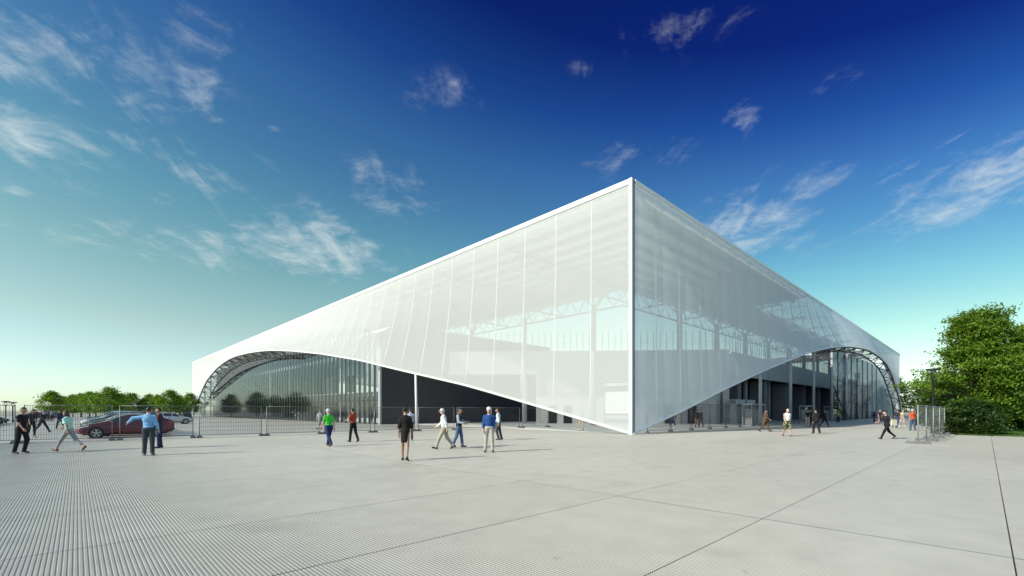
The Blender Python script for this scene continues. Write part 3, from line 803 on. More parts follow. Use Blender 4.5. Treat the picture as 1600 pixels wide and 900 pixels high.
def tree(name, label, loc, h, rad, trunk_h, seed, n_c, per, leaf, mat, prof=None, group=None, spread=(.45,.45,.10), up=.45, limbs=9, lumps=False):
    rg = np.random.default_rng(seed)
    lump_n = n_c // 15 if lumps else 0
    prof = prof or (lambda t: (math.sin(math.pi * min(1, .12 + .88 * t) ** .75)) ** .7)
    r = thing(name, label, 'tree', loc, rg.uniform(0, 6.28), group)
    mb = MB(); lean = rg.normal(0, .02 * h, 2); tops = []
    mb.path([(0,0,-.05),(lean[0]*.3, lean[1]*.3, trunk_h),(lean[0], lean[1], h*.8)], [.024*h + .03, .017*h + .02, .01], 8)
    pts = crown_pts(rg, n_c, trunk_h, h, rad, prof)
    if lumps:
        ce = crown_pts(rg, lump_n, trunk_h, h - .3, rad * .92, prof); pts = []
        for c in ce:
            sz = rg.uniform(.55, 1.25)
            for q in rg.normal(0, 1, (int(15 * sz) + 2, 3)): pts.append((c[0] + q[0]*.62*sz, c[1] + q[1]*.62*sz, c[2] + q[2]*.40*sz - .14 * (q[0]**2 + q[1]**2) * .5))
    for k in range(limbs):
        p = pts[k * 3 % len(pts)]; z0 = trunk_h * .9 + (min(p[2], h * .75) - trunk_h * .9) * .45
        base = (lean[0]*z0/h, lean[1]*z0/h, z0); mid = (p[0]*.5, p[1]*.5, z0 * .45 + p[2] * .55)
        mb.path([base, mid, p], [.009*h, .006*h, .008], 6)
    mb.build('trunk', M['bark'], r)
    V, Q = leaf_cloud(pts, up, per, spread, leaf, rg)
    o = link('crown', np_mesh('crown', V, Q, mat, smooth=False), r)
    return r
# the big tree on the right, its neighbours, the shrub
cone = lambda t: max(.06, (1 - t ** 1.7) ** .75 * min(1, .44 + 1.7 * t))
tree('broadleaf_tree', 'big bright green tree with layered boughs behind the lamp post', D(1531, 36.5), 9.7, 3.75, 1.1, 5, 900, 60, .20, M['leaf_a'], cone, 'trees on the lawn', (.30,.30,.15), .7, 22, True)
tree('broadleaf_tree', 'tall tree cut off by the right edge of the view', D(1612, 41), 9.6, 4.0, 1.4, 11, 640, 52, .22, M['leaf_a'], cone, 'trees on the lawn', (.32,.32,.10), .6, 16, True)
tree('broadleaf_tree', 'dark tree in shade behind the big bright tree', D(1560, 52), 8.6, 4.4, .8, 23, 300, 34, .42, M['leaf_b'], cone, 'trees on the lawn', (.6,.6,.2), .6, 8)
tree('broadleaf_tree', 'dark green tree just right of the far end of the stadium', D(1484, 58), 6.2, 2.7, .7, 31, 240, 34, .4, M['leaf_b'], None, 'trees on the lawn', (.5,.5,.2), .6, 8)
tree('broadleaf_tree', 'small round tree between the stadium end and the dark tree', D(1468, 90), 6.8, 2.8, .9, 37, 200, 34, .42, M['leaf_a'], None, 'trees on the lawn', (.6,.6,.2), .6, 8)
far_t = [(186, -2, 10.5), (190, 6, 11), (184, -11, 10), (192, -20, 11), (230, -24, 11), (205, -30, 10), (72, -20.5, 8.5), (92, -21, 8), (112, -21, 9), (134, -22, 8.4), (60, -31, 8), (48, -26, 7.5)]
notes = ['far beyond the path, just right of the stadium end', 'far beyond the path, mostly hidden by the stadium end', 'far beyond the path, left of the lamp post', 'far beyond the path, behind the lamp post', 'farthest of all at the end of the path', 'far away behind the big bright tree', 'low in the gap behind the lamp post', 'beyond the lamp post, near the path', 'far along the path past the arch', 'at the far end of the path', 'deep in the shade to the right of the lamp post', 'in the shade at the right edge behind the shrub']
pt_ = None
for (v, u, h), nt_ in zip(far_t, notes):
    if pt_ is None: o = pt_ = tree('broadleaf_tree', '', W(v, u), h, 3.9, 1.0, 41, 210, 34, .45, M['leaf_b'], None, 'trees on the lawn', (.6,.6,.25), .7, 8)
    else: o = copy_tree(pt_); o.location = W(v, u); o.scale = (h/8.5,)*3; o.rotation_euler = (0,0,v)
    tag(o, 'dark green tree ' + nt_, 'tree', 'trees on the lawn')
def shrub(label, loc, h, rad, seed, n_c, per, leaf, mat, name='shrub'):
    rg = np.random.default_rng(seed); r = thing(name, label, 'shrub', loc)
    mb = MB(); pts = crown_pts(rg, n_c, .15, h, rad, lambda t: (1 - t ** 2.2) ** .5 * .95 + .05)
    for k in range(9):
        p = pts[k]; mb.path([(p[0]*.08, p[1]*.08, -.03), (p[0]*.5, p[1]*.5, p[2]*.6), p], [.03, .02, .006], 5)
    mb.build('stem', M['bark'], r)
    V, Q = leaf_cloud(pts, .6, per, (.2,.2,.1), leaf, rg)
    link('foliage', np_mesh('foliage', V, Q, mat, smooth=False), r); return r
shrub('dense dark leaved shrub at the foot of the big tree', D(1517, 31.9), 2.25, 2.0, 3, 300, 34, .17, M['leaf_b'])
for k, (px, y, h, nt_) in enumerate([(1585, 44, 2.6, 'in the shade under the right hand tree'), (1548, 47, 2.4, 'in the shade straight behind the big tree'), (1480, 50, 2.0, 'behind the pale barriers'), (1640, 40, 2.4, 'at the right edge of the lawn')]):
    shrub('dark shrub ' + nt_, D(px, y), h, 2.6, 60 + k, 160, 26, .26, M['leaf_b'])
# grass of the lawn
def grass():
    rg = np.random.default_rng(9); n = 26000
    v = 15.6 + rg.uniform(0, 1, n) ** 1.6 * 30; u = -15.7 - rg.uniform(0, 1, n) ** 1.2 * 14
    th = rg.uniform(0, 6.28, n); h = rg.uniform(.05, .13, n); w = .012
    dx, dy = np.cos(th) * w, np.sin(th) * w; lx, ly = rg.normal(0, .04, n), rg.normal(0, .04, n)
    V = np.stack([np.stack([v-dx, u-dy, np.full(n, .012)], 1), np.stack([v+dx, u+dy, np.full(n, .012)], 1), np.stack([v+lx, u+ly, h + .012], 1)], 1).reshape(-1, 3)
    o = link('grass', np_mesh('grass', V, np.arange(n*3).reshape(-1,3), M['blade'], smooth=False)); o.location = (CX, CY, 0); o.rotation_euler = (0,0,ANG)
    tag(o, 'short mown grass at the foot of the trees', 'grass', None, 'stuff')
grass()
# row of trees beyond the car park: two builds, copied
T1 = [(80,118,8.2,0),(99,126,7.0,1),(114,124,7.3,0),(127,120,7.6,1),(140,118,8.0,0),(150,114,7.6,1),(171,108,8.9,1),(168,122,7.2,0),(188,116,7.4,0),(205,116,7.6,1),(233,120,7.4,1),(247,118,7.0,0),(267,114,8.4,1),(281,126,7.0,0),(297,122,7.8,1)]
tn = ['standing apart, leftmost of the row beyond the cars', 'second from the left beyond the cars', 'third from the left beyond the cars', 'fourth from the left beyond the cars', 'left of the tallest pair',
      'pale one left of the tallest dark tree', 'tallest and darkest of the row beyond the burgundy car', 'partly hidden behind the tallest tree', 'just right of the tallest tree', 'right of the tallest tree by the gap',
      'small one right of the gap, over the man in blue', 'low one over the pair of talking people', 'tall pointed one near the stadium end', 'low one at the stadium end', 'partly behind the far end of the stadium']
pa = None; pb = None
for k, ((px, y, h, kind), nt_) in enumerate(zip(T1, tn)):
    loc = D(px, y)
    if kind == 0:
        if pa is None: o = pa = tree('round_tree', '', loc, 8, 3.1, 1.9, 71, 150, 30, .42, M['leaf_c'], None, None, (.5,.5,.28), .8, 10)
        else: o = copy_tree(pa)
    else:
        if pb is None: o = pb = tree('round_tree', '', loc, 8, 3.5, 1.8, 83, 170, 30, .42, M['leaf_a'], None, None, (.5,.5,.28), .8, 10)
        else: o = copy_tree(pb)
    o.location = loc; s_ = h / 8 * .80; o.scale = (s_ * (1 + .1 * math.sin(k * 3)), s_ * (1 + .1 * math.cos(k * 2)), s_); o.rotation_euler = (0, 0, k * 1.3)
    tag(o, 'green round tree, ' + nt_, 'tree', 'row of trees beyond the car park')
# ------------------------------------------------------------------ people: smooth bodies grown from blended limbs
def surface_net(f, lo, hi, h):
    lo = np.array(lo); hi = np.array(hi); n = np.maximum(np.ceil((hi - lo) / h).astype(int) + 1, 4)
    ax = [lo[i] + h * np.arange(n[i]) for i in range(3)]
    X, Y, Z = np.meshgrid(*ax, indexing='ij')
    P = np.stack([X.ravel(), Y.ravel(), Z.ravel()], 1).astype(np.float32)
    v = f(P).reshape(n).astype(np.float32)
    v[0] = np.maximum(v[0], .01); v[-1] = np.maximum(v[-1], .01); v[:, 0] = np.maximum(v[:, 0], .01); v[:, -1] = np.maximum(v[:, -1], .01)
    v[:, :, 0] = np.maximum(v[:, :, 0], .01); v[:, :, -1] = np.maximum(v[:, :, -1], .01)
    cs = [(i, j, k) for i in (0, 1) for j in (0, 1) for k in (0, 1)]
    sl = lambda o: tuple(slice(o[d], n[d] - 1 + o[d]) for d in range(3))
    C = np.stack([v[sl(o)] for o in cs]); ins = C < 0
    act = ins.any(0) & ~ins.all(0)
    idx = -np.ones(act.shape, np.int64); ii = np.argwhere(act); idx[act] = np.arange(len(ii))
    cv = C[:, act]; acc = np.zeros((len(ii), 3)); cnt = np.zeros(len(ii)); co = np.array(cs, float)
    for a in range(8):
        for b in range(a + 1, 8):
            if np.abs(co[a] - co[b]).sum() != 1: continue
            va, vb = cv[a], cv[b]; m = (va < 0) != (vb < 0)
            t = np.where(m, va / np.where(m, va - vb, 1), 0)
            acc += np.where(m[:, None], co[a] + t[:, None] * (co[b] - co[a]), 0); cnt += m
    V = lo + h * (ii + acc / cnt[:, None])
    Q = []
    for d in range(3):
        e1, e2 = [(1, 2), (2, 0), (0, 1)][d]
        s0 = [slice(None)] * 3; s1 = [slice(None)] * 3
        s0[d] = slice(0, n[d] - 1); s1[d] = slice(1, n[d])
        for e in (e1, e2): s0[e] = slice(1, n[e] - 1); s1[e] = slice(1, n[e] - 1)
        a, b = v[tuple(s0)] < 0, v[tuple(s1)] < 0
        for flip, m in ((False, a & ~b), (True, ~a & b)):
            w = np.argwhere(m)
            if not len(w): continue
            base = w.copy(); 
            for e in (e1, e2): base[:, e] += 1
            def cell(o1, o2):
                c = base.copy(); c[:, e1] -= o1; c[:, e2] -= o2; return idx[c[:, 0], c[:, 1], c[:, 2]]
            q = np.stack([cell(1, 1), cell(0, 1), cell(0, 0), cell(1, 0)], 1)
            Q.append(q[:, ::-1] if flip else q)
    return V, np.concatenate(Q)
def cap(a, b, ra, rb):
    a = np.array(a, np.float32); b = np.array(b, np.float32)
    def f(P):
        ba = b - a; t = np.clip(((P - a) @ ba) / max(1e-9, float(ba @ ba)), 0, 1)
        return np.linalg.norm(P - a - t[:, None] * ba, axis=1) - (ra + (rb - ra) * t)
    return f
def ell(c, r, Rm=None):
    c = np.array(c, np.float32); r = np.array(r, np.float32)
    def f(P):
        q = P - c
        if Rm is not None: q = q @ Rm
        k0 = np.linalg.norm(q / r, axis=1); k1 = np.linalg.norm(q / (r * r), axis=1) + 1e-9
        return k0 * (k0 - 1) / k1
    return f
def union(fs, k=0.03):
    def f(P):
        d = fs[0](P)
        for g in fs[1:]:
            e = g(P); hh = np.maximum(k - np.abs(d - e), 0) / k; d = np.minimum(d, e) - hh * hh * k * .25
        return d
    return f
def rotx(a): c, s = math.cos(a), math.sin(a); return np.array([[1,0,0],[0,c,-s],[0,s,c]])

POSES = {   # hip, knee for each leg; shoulder swing, spread, elbow for each arm; lean
    'stand':  dict(l=(3, 3), r=(-2, 3), al=(-4, 9, 14), ar=(2, 9, 14), lean=0, spread=6),
    'walk':   dict(l=(27, 8), r=(-17, 22), al=(-24, 8, 14), ar=(24, 8, 28), lean=4, spread=2),
    'walk2':  dict(l=(-20, 18), r=(24, 6), al=(20, 8, 26), ar=(-20, 8, 16), lean=4, spread=2),
    'stride': dict(l=(34, 6), r=(-28, 24), al=(-32, 8, 18), ar=(32, 8, 40), lean=9, spread=2),
    'step':   dict(l=(14, 30), r=(-8, 6), al=(-12, 8, 16), ar=(14, 8, 26), lean=3, spread=2),
    'slow':   dict(l=(12, 8), r=(-11, 14), al=(-12, 8, 16), ar=(12, 8, 20), lean=2, spread=2),
    'point':  dict(l=(2, 2), r=(-2, 3), al=(25, 82, 4), ar=(-6, 16, 34), lean=0, spread=4),
    'folded': dict(l=(2, 2), r=(-2, 3), al=(32, 6, 88), ar=(32, 6, 88), lean=0, spread=4),
    'elbow':  dict(l=(12, 6), r=(-10, 14), al=(14, 12, 78), ar=(10, 10, 70), lean=2, spread=2),
    'stoop':  dict(l=(24, 34), r=(-4, 22), al=(-6, 8, 14), ar=(10, 8, 18), lean=16, spread=2),
    'carry':  dict(l=(26, 8), r=(-22, 18), al=(8, 10, 24), ar=(-14, 10, 20), lean=5, spread=2),
}
PM = {}
def cloth(col):
    k = tuple(round(c, 3) for c in col)
    if k not in PM: PM[k] = bsdf('cloth', col, 0.85, var=0.16, scale=9, bump=0.4, bscale=14, spec=0.2)
    return PM[k]
SKIN = {'light': bsdf('skin_light', (0.52, 0.33, 0.25), 0.5, var=.06, scale=8), 'tan': bsdf('skin_tan', (0.36, 0.21, 0.14), 0.5, var=.06, scale=8), 'brown': bsdf('skin_brown', (0.22, 0.12, 0.08), 0.5, var=.06, scale=8)}
EYEM = bsdf('eye', (0.02, 0.018, 0.016), 0.3); LIPS = bsdf('lips', (0.30, 0.12, 0.10), 0.5)
HAIRC = {'dark': bsdf('dark_hair', (0.016, 0.012, 0.010), 0.6, var=.3, scale=30), 'brown': bsdf('brown_hair', (0.05, 0.028, 0.016), 0.6, var=.3, scale=30), 'grey': bsdf('grey_hair', (0.45, 0.44, 0.42), 0.7, var=.15, scale=30), 'fair': bsdf('fair_hair', (0.32, 0.22, 0.11), 0.6, var=.2, scale=30)}
SHOE = {'black': bsdf('black_shoe', (0.015, 0.014, 0.014), 0.35), 'brown': bsdf('brown_shoe', (0.09, 0.045, 0.025), 0.45), 'white': bsdf('pale_shoe', (0.6, 0.58, 0.55), 0.6), 'grey': bsdf('grey_shoe', (0.2, 0.2, 0.2), 0.6)}
def camo_mat():
    m = bsdf('camouflage', (0.05, 0.075, 0.03), 0.85, var=.2, scale=7.5, var_col=(0.30, 0.27, 0.16)); 
    for n in m.node_tree.nodes:
        if n.type == 'VALTORGB': n.color_ramp.interpolation = 'CONSTANT'; n.color_ramp.elements[1].position = .52
    return m

def person(label, loc, head, h=1.76, pose='walk', skin='light', hair='dark', hairdo='short', top=(.1,.1,.1), sleeves='short', bottom=(.05,.05,.06), legs='long',
           shoes='black', coat=False, build=1.0, female=False, res=0.019, bag=None, tie=None, group='people on the plaza', vest=None):
    p = POSES[pose]; s = h / 1.76; r_ = thing('person', label, 'person', (0,0,0), R(head - 90), group)
    w = build * (0.93 if female else 1.0)
    hipz = 0.90; pel = np.array([0, 0, hipz + .04])
    lean = R(p['lean']); RM = rotx(-lean)                      # forward is +y
    def T(q): return pel + RM @ (np.array(q, float) - pel)
    J = {}
    for sd, sg in (('l', -1), ('r', 1)):
        ha, kb = p[sd]; ha, kb = R(ha), R(kb); spr = R(p['spread'])
        hip = np.array([sg * .09 * w, 0, hipz])
        dr = lambda a: np.array([sg * math.sin(spr) * .6, math.sin(a), -math.cos(a)])
        kn = hip + .43 * dr(ha); an = kn + .42 * dr(ha - kb)
        sh_a = ha - kb; pit = sh_a * (.75 if sh_a < 0 else .45)
        fd = np.array([sg * .12, math.cos(pit), math.sin(pit)]); fd /= np.linalg.norm(fd)
        up = np.cross(np.array([1., 0, 0]), fd)
        heel = an - .045 * fd - .05 * up; toe = an + .155 * fd - .055 * up
        J[sd] = (hip, kn, an, heel, toe)
    minz = min(min(J[k][3][2] - .035, J[k][4][2] - .028) for k in 'lr')
    dz = -minz
    A = {}
    for sd, sg in (('l', -1), ('r', 1)):
        sw, sp, eb = (R(x) for x in p['a' + sd])
        so_ = T((sg * .162 * w, -.005, 1.38))
        d1 = np.array([sg * math.sin(sp), math.sin(sw - lean*.0) * math.cos(sp), -math.cos(sw) * math.cos(sp)])
        el = so_ + .285 * d1
        d2 = np.array([sg * math.sin(sp) * (1.0 if sp > .9 else .35 if eb < 1 else -.75), math.sin(sw + eb), -math.cos(sw + eb)]); d2 /= np.linalg.norm(d2)
        wr = el + .25 * d2
        A[sd] = (so_, el, wr, d2)
    neck0, neck1 = T((0, -.015, 1.44)), T((0, .01, 1.55)); hc = T((0, .035, 1.635))
    def torso(inf):
        return [ell(T((0, .0, 1.31)), (.165*w+inf, .108*w+inf, .185+inf*.5), RM), ell(T((0, .008, 1.12)), ((.128 if female else .142)*w+inf, .096*w+inf, .17+inf*.4), RM),
                ell(T((0, -.005, .955)), (.158*w+inf, .108*w+inf, .125+inf*.3), RM), cap(T((0, -.015, 1.43)), A['l'][0], .056*w+inf*.6, .050*w+inf*.6), cap(T((0, -.015, 1.43)), A['r'][0], .056*w+inf*.6, .050*w+inf*.6)] + \
               ([ell(T((sg*.07, .085, 1.27)), (.062+inf, .055+inf, .06+inf)) for sg in (-1, 1)] if female else [ell(T((0, .065*w, 1.12)), (.10*w+inf, .06*w+inf, .12))] if build > 1.05 else [])
    def legf(sd, inf, t0=0, t1=1, hem=None):
        hip, kn, an, *_ = J[sd]; out_ = [cap(hip, kn, .082*w+inf, .056*w+inf)]
        if t1 > .5:
            e = kn + (an - kn) * min(1, (t1 - .5) * 2)
            out_.append(cap(kn, e, .053*w+inf, (.038*w+inf) if hem is None else hem))
        return out_
    # --- body: one blended surface
    prim = torso(0) + [cap(neck0, neck1, .058, .05), ell(hc, (.074, .093, .112), RM), ell(hc + RM @ np.array([0, .035, -.062]), (.052, .052, .05), RM)]
    prim += [cap(hc + RM @ np.array([0, .085, .012]), hc + RM @ np.array([0, .106, -.022]), .011, .016)]
    prim += [ell(hc + RM @ np.array([sg*.076, -.008, -.005]), (.012, .022, .032), RM) for sg in (-1, 1)]
    for sd in 'lr':
        prim += legf(sd, 0) + [cap(J[sd][2], J[sd][3], .036, .032), cap(J[sd][3], J[sd][4], .036, .026)]
        so_, el, wr, d2 = A[sd]; prim += [cap(so_, el, .050*w, .038*w), cap(el, wr, .039*w, .026), ell(wr + d2*.05, (.030, .042, .045))]
    allp = np.array([q for sd in 'lr' for q in list(J[sd]) + list(A[sd][:3])] + [hc])
    lo = allp.min(0) - .16; hi = allp.max(0) + .16
    V, Q = surface_net(union(prim, .032), lo, hi, res)
    V[:, 2] += dz
    mb = MB(); mb.add(V.tolist(), Q.tolist(), 0, True)
    Z = np.array([0, 0, dz])
    for sd, sg in (('l', -1), ('r', 1)):                      # five fingers to each hand
        so_, el, wr, d2 = A[sd]; side = np.cross(d2, np.array([1., 0, 0])); side = side / (np.linalg.norm(side) + 1e-9)   # towards the thumb: forward
        if side[1] < 0: side = -side
        inn = np.array([-sg, 0, 0]); inn = inn - d2 * inn.dot(d2); inn /= np.linalg.norm(inn) + 1e-9
        for k, (o_, ln) in enumerate(((.027, .072), (.009, .082), (-.009, .076), (-.026, .060))):
            b = wr + d2 * .075 + side * o_; m1 = b + d2 * ln * .5 + inn * .006; e = m1 + d2 * ln * .42 + inn * .024
            mb.path([b + Z, m1 + Z, e + Z], [.0095, .0088, .0065], 6, 0)
        b = wr + d2 * .035 + side * .03; m1 = b + d2 * .03 + side * .022 + inn * .006; e = m1 + d2 * .032 + side * .004 + inn * .012
        mb.path([b + Z, m1 + Z, e + Z], [.0115, .010, .0075], 6, 0)
    for sg in (-1, 1):
        c = hc + RM @ np.array([sg * .031, .084, .012]) + Z; mb.lathe(c, [(.001, -.009), (.009, -.004), (.010, 0), (.009, .004), (.001, .009)], 6, 1)  # dark eyes, their colour also standing for the shade of the sockets
    c = hc + RM @ np.array([0, .088, -.055]) + Z
    mb.beam(c + np.array([-.022, 0, 0]), c + np.array([.022, 0, 0]), .010, .012, 2)
    body = mb.build('body', [SKIN[skin], EYEM, LIPS], r_)
    def shell(name, fn, mat, bx=None):
        l2, h2 = (lo - .03, hi + .03) if bx is None else bx
        V, Q = surface_net(fn, l2, h2, res); V[:, 2] += dz
        return link(name, np_mesh(name, V, Q, mat), r_)
    below = lambda f, z, sg=1: (lambda P: np.maximum(f(P), sg * (P[:, 2] - z)))
    mt = cloth(top) if not isinstance(top, bpy.types.Material) else top
    mbm = cloth(bottom) if not isinstance(bottom, bpy.types.Material) else bottom
    # --- upper garment
    inf = .026 if coat else .016
    pr = torso(inf)
    for sd in 'lr':
        so_, el, wr, d2 = A[sd]
        if sleeves == 'long': pr += [cap(so_, el, .054*w+inf*.8, .043*w+inf), cap(el, wr - d2*.012, .043*w+inf, .036+inf*.5)]
        elif sleeves == 'short': pr += [cap(so_, so_ + (el - so_)*.62, .050*w+inf*.6, .050*w+inf)]
        elif sleeves == 'half': pr += [cap(so_, el + d2*.03, .055*w+inf, .045*w+inf)]
    zlow = hipz - (.10 if coat else .0)
    if coat: pr += [cap(T((0, 0, .98)), np.array([0, -.01, zlow]), .158*w+inf, .150*w+inf)]
    f1 = union(pr, .03)
    nk = neck0 + RM @ np.array([0, .02, .055])
    def fshirt(P):
        d = f1(P)
        d = np.maximum(d, zlow + .02 - P[:, 2] if legs != 'dress' else d - 1)
        if sleeves == 'none':
            for sd in 'lr': d = np.maximum(d, .075 - np.linalg.norm(P - A[sd][0] - np.array([(.06 if sd == 'r' else -.06), 0, .02]), axis=1))
        d = np.maximum(d, -ell(nk + RM @ np.array([0, .035, .015]), (.066, .085, .07 if sleeves != 'none' else .13), RM)(P)); return d
    arm_pts = np.array([q for sd in 'lr' for q in A[sd][:3]] + [T((0,0,1.5)), [.2,.15,zlow], [-.2,-.15,zlow]])
    fdress = union([fshirt, cap(T((0, 0, .95)), np.array([0, .0, .64]), .148*w, .150*w)], .03)
    shell('jacket' if coat else 'dress' if legs == 'dress' else 'shirt', (lambda P: np.maximum(fdress(P), .60 - dz - P[:, 2])) if legs == 'dress' else fshirt, mt,
          (arm_pts.min(0) - .12 - (np.array([0, 0, .25]) if legs == 'dress' else 0), arm_pts.max(0) + .12))
    if vest is not None:
        pv = torso(.03); fv = union(pv, .03)
        def fvest(P):
            d = np.maximum(fv(P), hipz + .01 - P[:, 2])
            for sd in 'lr': d = np.maximum(d, .085 - np.linalg.norm((P - A[sd][0])[:, 1:], axis=1) - 3 * np.maximum(0, .165 * w - np.abs(P[:, 0])))
            d = np.maximum(d, -ell(nk + RM @ np.array([0, .05, .0]), (.062, .10, .13), RM)(P)); return d
        shell('vest', fvest, cloth(vest), (arm_pts.min(0) - .12, arm_pts.max(0) + .12))
    if tie: # shirt front showing between the lapels
        mb = MB(); c = [T((-.04, .118*w + .03, 1.43)), T((.04, .118*w + .03, 1.43)), T((0, .125*w + .03, 1.2))]
        mb.add([q + Z for q in c] + [q + Z - np.array([0, .03, 0]) for q in c], [(0,2,1),(3,4,5),(0,1,4,3),(1,2,5,4),(2,0,3,5)]); mb.build('shirt_front', cloth(tie), r_)
    # --- lower garment
    if legs != 'dress':
        t1 = {'long': 1.0, 'short': .5, 'capri': .82}[legs]
        pt = [ell(T((0, -.005, .955)), (.158*w+.018, .108*w+.018, .125), RM)]
        for sd in 'lr':
            hip, kn, an, *_ = J[sd]
            if legs == 'short': pt += [cap(hip, kn + (hip - kn)*.06, .094*w+.012, .085*w+.016)]
            else: pt += legf(sd, .019, 0, t1, .058*w + .006 if legs == 'long' and not female else .047*w + .006)
        f2 = union(pt, .025)
        jp = np.array([q for sd in 'lr' for q in J[sd][:3]] + [pel])
        shell('shorts' if legs == 'short' else 'trousers', lambda P: np.maximum(f2(P), P[:, 2] - (hipz + .11)), mbm, (jp.min(0) - .13, jp.max(0) + .16))
        mb = MB()
        if legs == 'long' and not coat and not female:
            pass
    # --- shoes
    if shoes != 'bare':
        for sd in 'lr':
            hip, kn, an, heel, toe = J[sd]
            ff = union([cap(heel, toe, .044, .036), cap(heel + (an - heel)*.35, heel + (toe - heel)*.5, .044, .036)], .02)
            q = np.array([heel, toe, an])
            V, Q = surface_net(ff, q.min(0) - .06, q.max(0) + .06, min(res, .018)); V[:, 2] = np.maximum(V[:, 2] + dz, .004)
            link('shoe', np_mesh('shoe', V, Q, SHOE[shoes]), r_)
    # --- hair and hats
    hl = lambda q: hc + RM @ np.array(q)
    if hairdo != 'bald':
        e1 = ell(hl((0, -.006, .012)), (.087, .103, .117), RM)
        hp = [e1]
        if hairdo == 'bob': hp += [ell(hl((0, -.03, -.05)), (.098, .085, .105), RM)]
        if hairdo == 'long': hp += [cap(hl((0, -.055, -.02)), hl((0, -.085, -.24)), .085, .06)]
        if hairdo == 'curly': hp += [ell(hl((0, -.02, .03)), (.115, .115, .12), RM)]
        if hairdo == 'bun': hp += [ell(hl((0, -.095, .05)), (.05, .05, .05), RM)]
        fh = union(hp, .02)
        def fhair(P):
            q = (P - hc) @ RM
            face = np.minimum(q[:, 1] - (.012 if hairdo != 'short' else -.012) , .052 - q[:, 2])     # open towards the face
            d = np.maximum(fh(P), face)
            if hairdo in ('short', 'bun', 'cap'): d = np.maximum(d, -.055 - q[:, 2] + .0 * q[:, 1])
            return d
        b_ = hc; shell('hair', fhair, HAIRC[hair], (b_ - np.array([.16, .19, .32]), b_ + np.array([.16, .17, .18])))
    if hairdo == 'cap':
        mb = MB(); c = hl((0, -.004, .035)) + Z
        mb.lathe(c, [(.097, 0), (.099, .03), (.088, .07), (.055, .098), (.001, .108)], 16)
        n0 = len(mb.v); br = []
        for k in range(9):
            t = math.pi * (k / 8); br.append(c + np.array([.092*math.cos(t), .085*math.sin(t), .008])); br.append(c + np.array([.085*math.cos(t), .085*math.sin(t) + .085*math.sin(t), -.006]))
        mb.add(br + [q - np.array([0, 0, .008]) for q in br], [(2*k, 2*k+2, 2*k+3, 2*k+1) for k in range(8)] + [(18+2*k+1, 18+2*k+3, 18+2*k+2, 18+2*k) for k in range(8)] + [(2*k+1, 2*k+3, 18+2*k+3, 18+2*k+1) for k in range(8)])
        mb.build('cap', cloth((.62, .61, .56)), r_)
    r_.location = loc
    if bag is not None:
        b = tag(thing('shoulder_bag', bag[1], 'bag', loc, R(head - 90)), None, None)
        c = A['l'][2] + Z + np.array([-.06, -.02, .16]); mb = MB(); mb.beam(c + np.array([0, -.15, 0]), c + np.array([0, .15, 0]), .10, .34); mb.build('bag_body', cloth(bag[0]), b)
        mb = MB(); sp_ = A['l'][0] + Z + np.array([-.02, 0, .07]); mb.path([c + np.array([0, -.13, .16]), sp_, c + np.array([0, .13, .16])], .016, 6); mb.build('strap', cloth(bag[0]), b)
    return r_
BLK = (.014,.014,.017); CHAR = (.03,.03,.035); NAVY = (.02,.03,.08); DENIM = (.045,.075,.17); JEAN2 = (.09,.14,.25); KHAKI = (.42,.38,.29); GREYT = (.33,.33,.31)
WHT = (.72,.73,.70)
def P_(px, py): return G(px, py)
person('person in black T-shirt and black trousers striding right at the far left', P_(34, 708.5), 5, 1.74, 'step', 'tan', 'dark', 'short', BLK, 'short', BLK)
person('person with short dark hair in mint top and cropped grey trousers, walking left', P_(108, 704.5), 178, 1.70, 'stride', 'tan', 'brown', 'bob', (.38,.66,.56), 'short', (.26,.29,.30), 'capri', 'brown', female=True)
person('person in dark T-shirt beyond the fence, stooping beside the one in black', P_(49, 683.5), -20, 1.70, 'stoop', 'tan', 'dark', 'bob', (.035,.03,.04), 'short', BLK, female=True)
person('person in dark suit beyond the fence with a very wide stride to the right', P_(66, 675.5), 0, 1.80, 'stride', 'light', 'dark', 'short', (.02,.02,.026), 'long', (.02,.02,.026), coat=True)
person('person in navy suit among the parked cars, behind the one in mint', P_(94, 670), 160, 1.80, 'walk', 'light', 'dark', 'short', NAVY, 'long', (.02,.025,.05), coat=True)
person('person seen from behind in light blue shirt and dark jeans, arm stretched to the left', P_(232, 711.5), 112, 1.80, 'point', 'light', 'dark', 'short', (.20,.40,.66), 'long', (.045,.055,.07), shoes='grey', build=1.08)
person('person in dark red vest and navy jeans with folded arms facing the one in blue', P_(249, 700), 215, 1.76, 'folded', 'tan', 'dark', 'short', (.12,.02,.02), 'short', (.02,.03,.075), vest=(.04,.035,.05))
person('person in bright green T-shirt, navy jeans and pale cap walking away to the left', P_(514, 697), 140, 1.74, 'walk2', 'light', 'grey', 'cap', (.06,.52,.05), 'short', (.02,.03,.10), build=1.05)
person('person in red top and black trousers walking by the fence', P_(552, 690.5), 150, 1.74, 'elbow', 'tan', 'dark', 'short', (.36,.055,.035), 'short', BLK, female=False)
person('person in grey T-shirt and shorts behind the fence in front of the glazing', P_(499, 671), 70, 1.70, 'walk', 'light', 'fair', 'short', (.36,.38,.36), 'short', (.22,.24,.27), 'short', 'black')
person('person seen from behind in short black dress and heels with dark tied hair', P_(633, 719.5), 95, 1.74, 'slow', 'tan', 'dark', 'bun', (.018,.015,.015), 'half', BLK, 'dress', 'black', female=True)
person('person in pale blue shirt half hidden behind the black dress', P_(641, 688), 100, 1.72, 'slow', 'light', 'brown', 'short', (.35,.40,.52), 'long', CHAR)
person('person in white sweater, khaki trousers and pale cap striding left', P_(694, 701.5), 185, 1.80, 'walk', 'light', 'grey', 'cap', WHT, 'long', KHAKI, build=1.05)
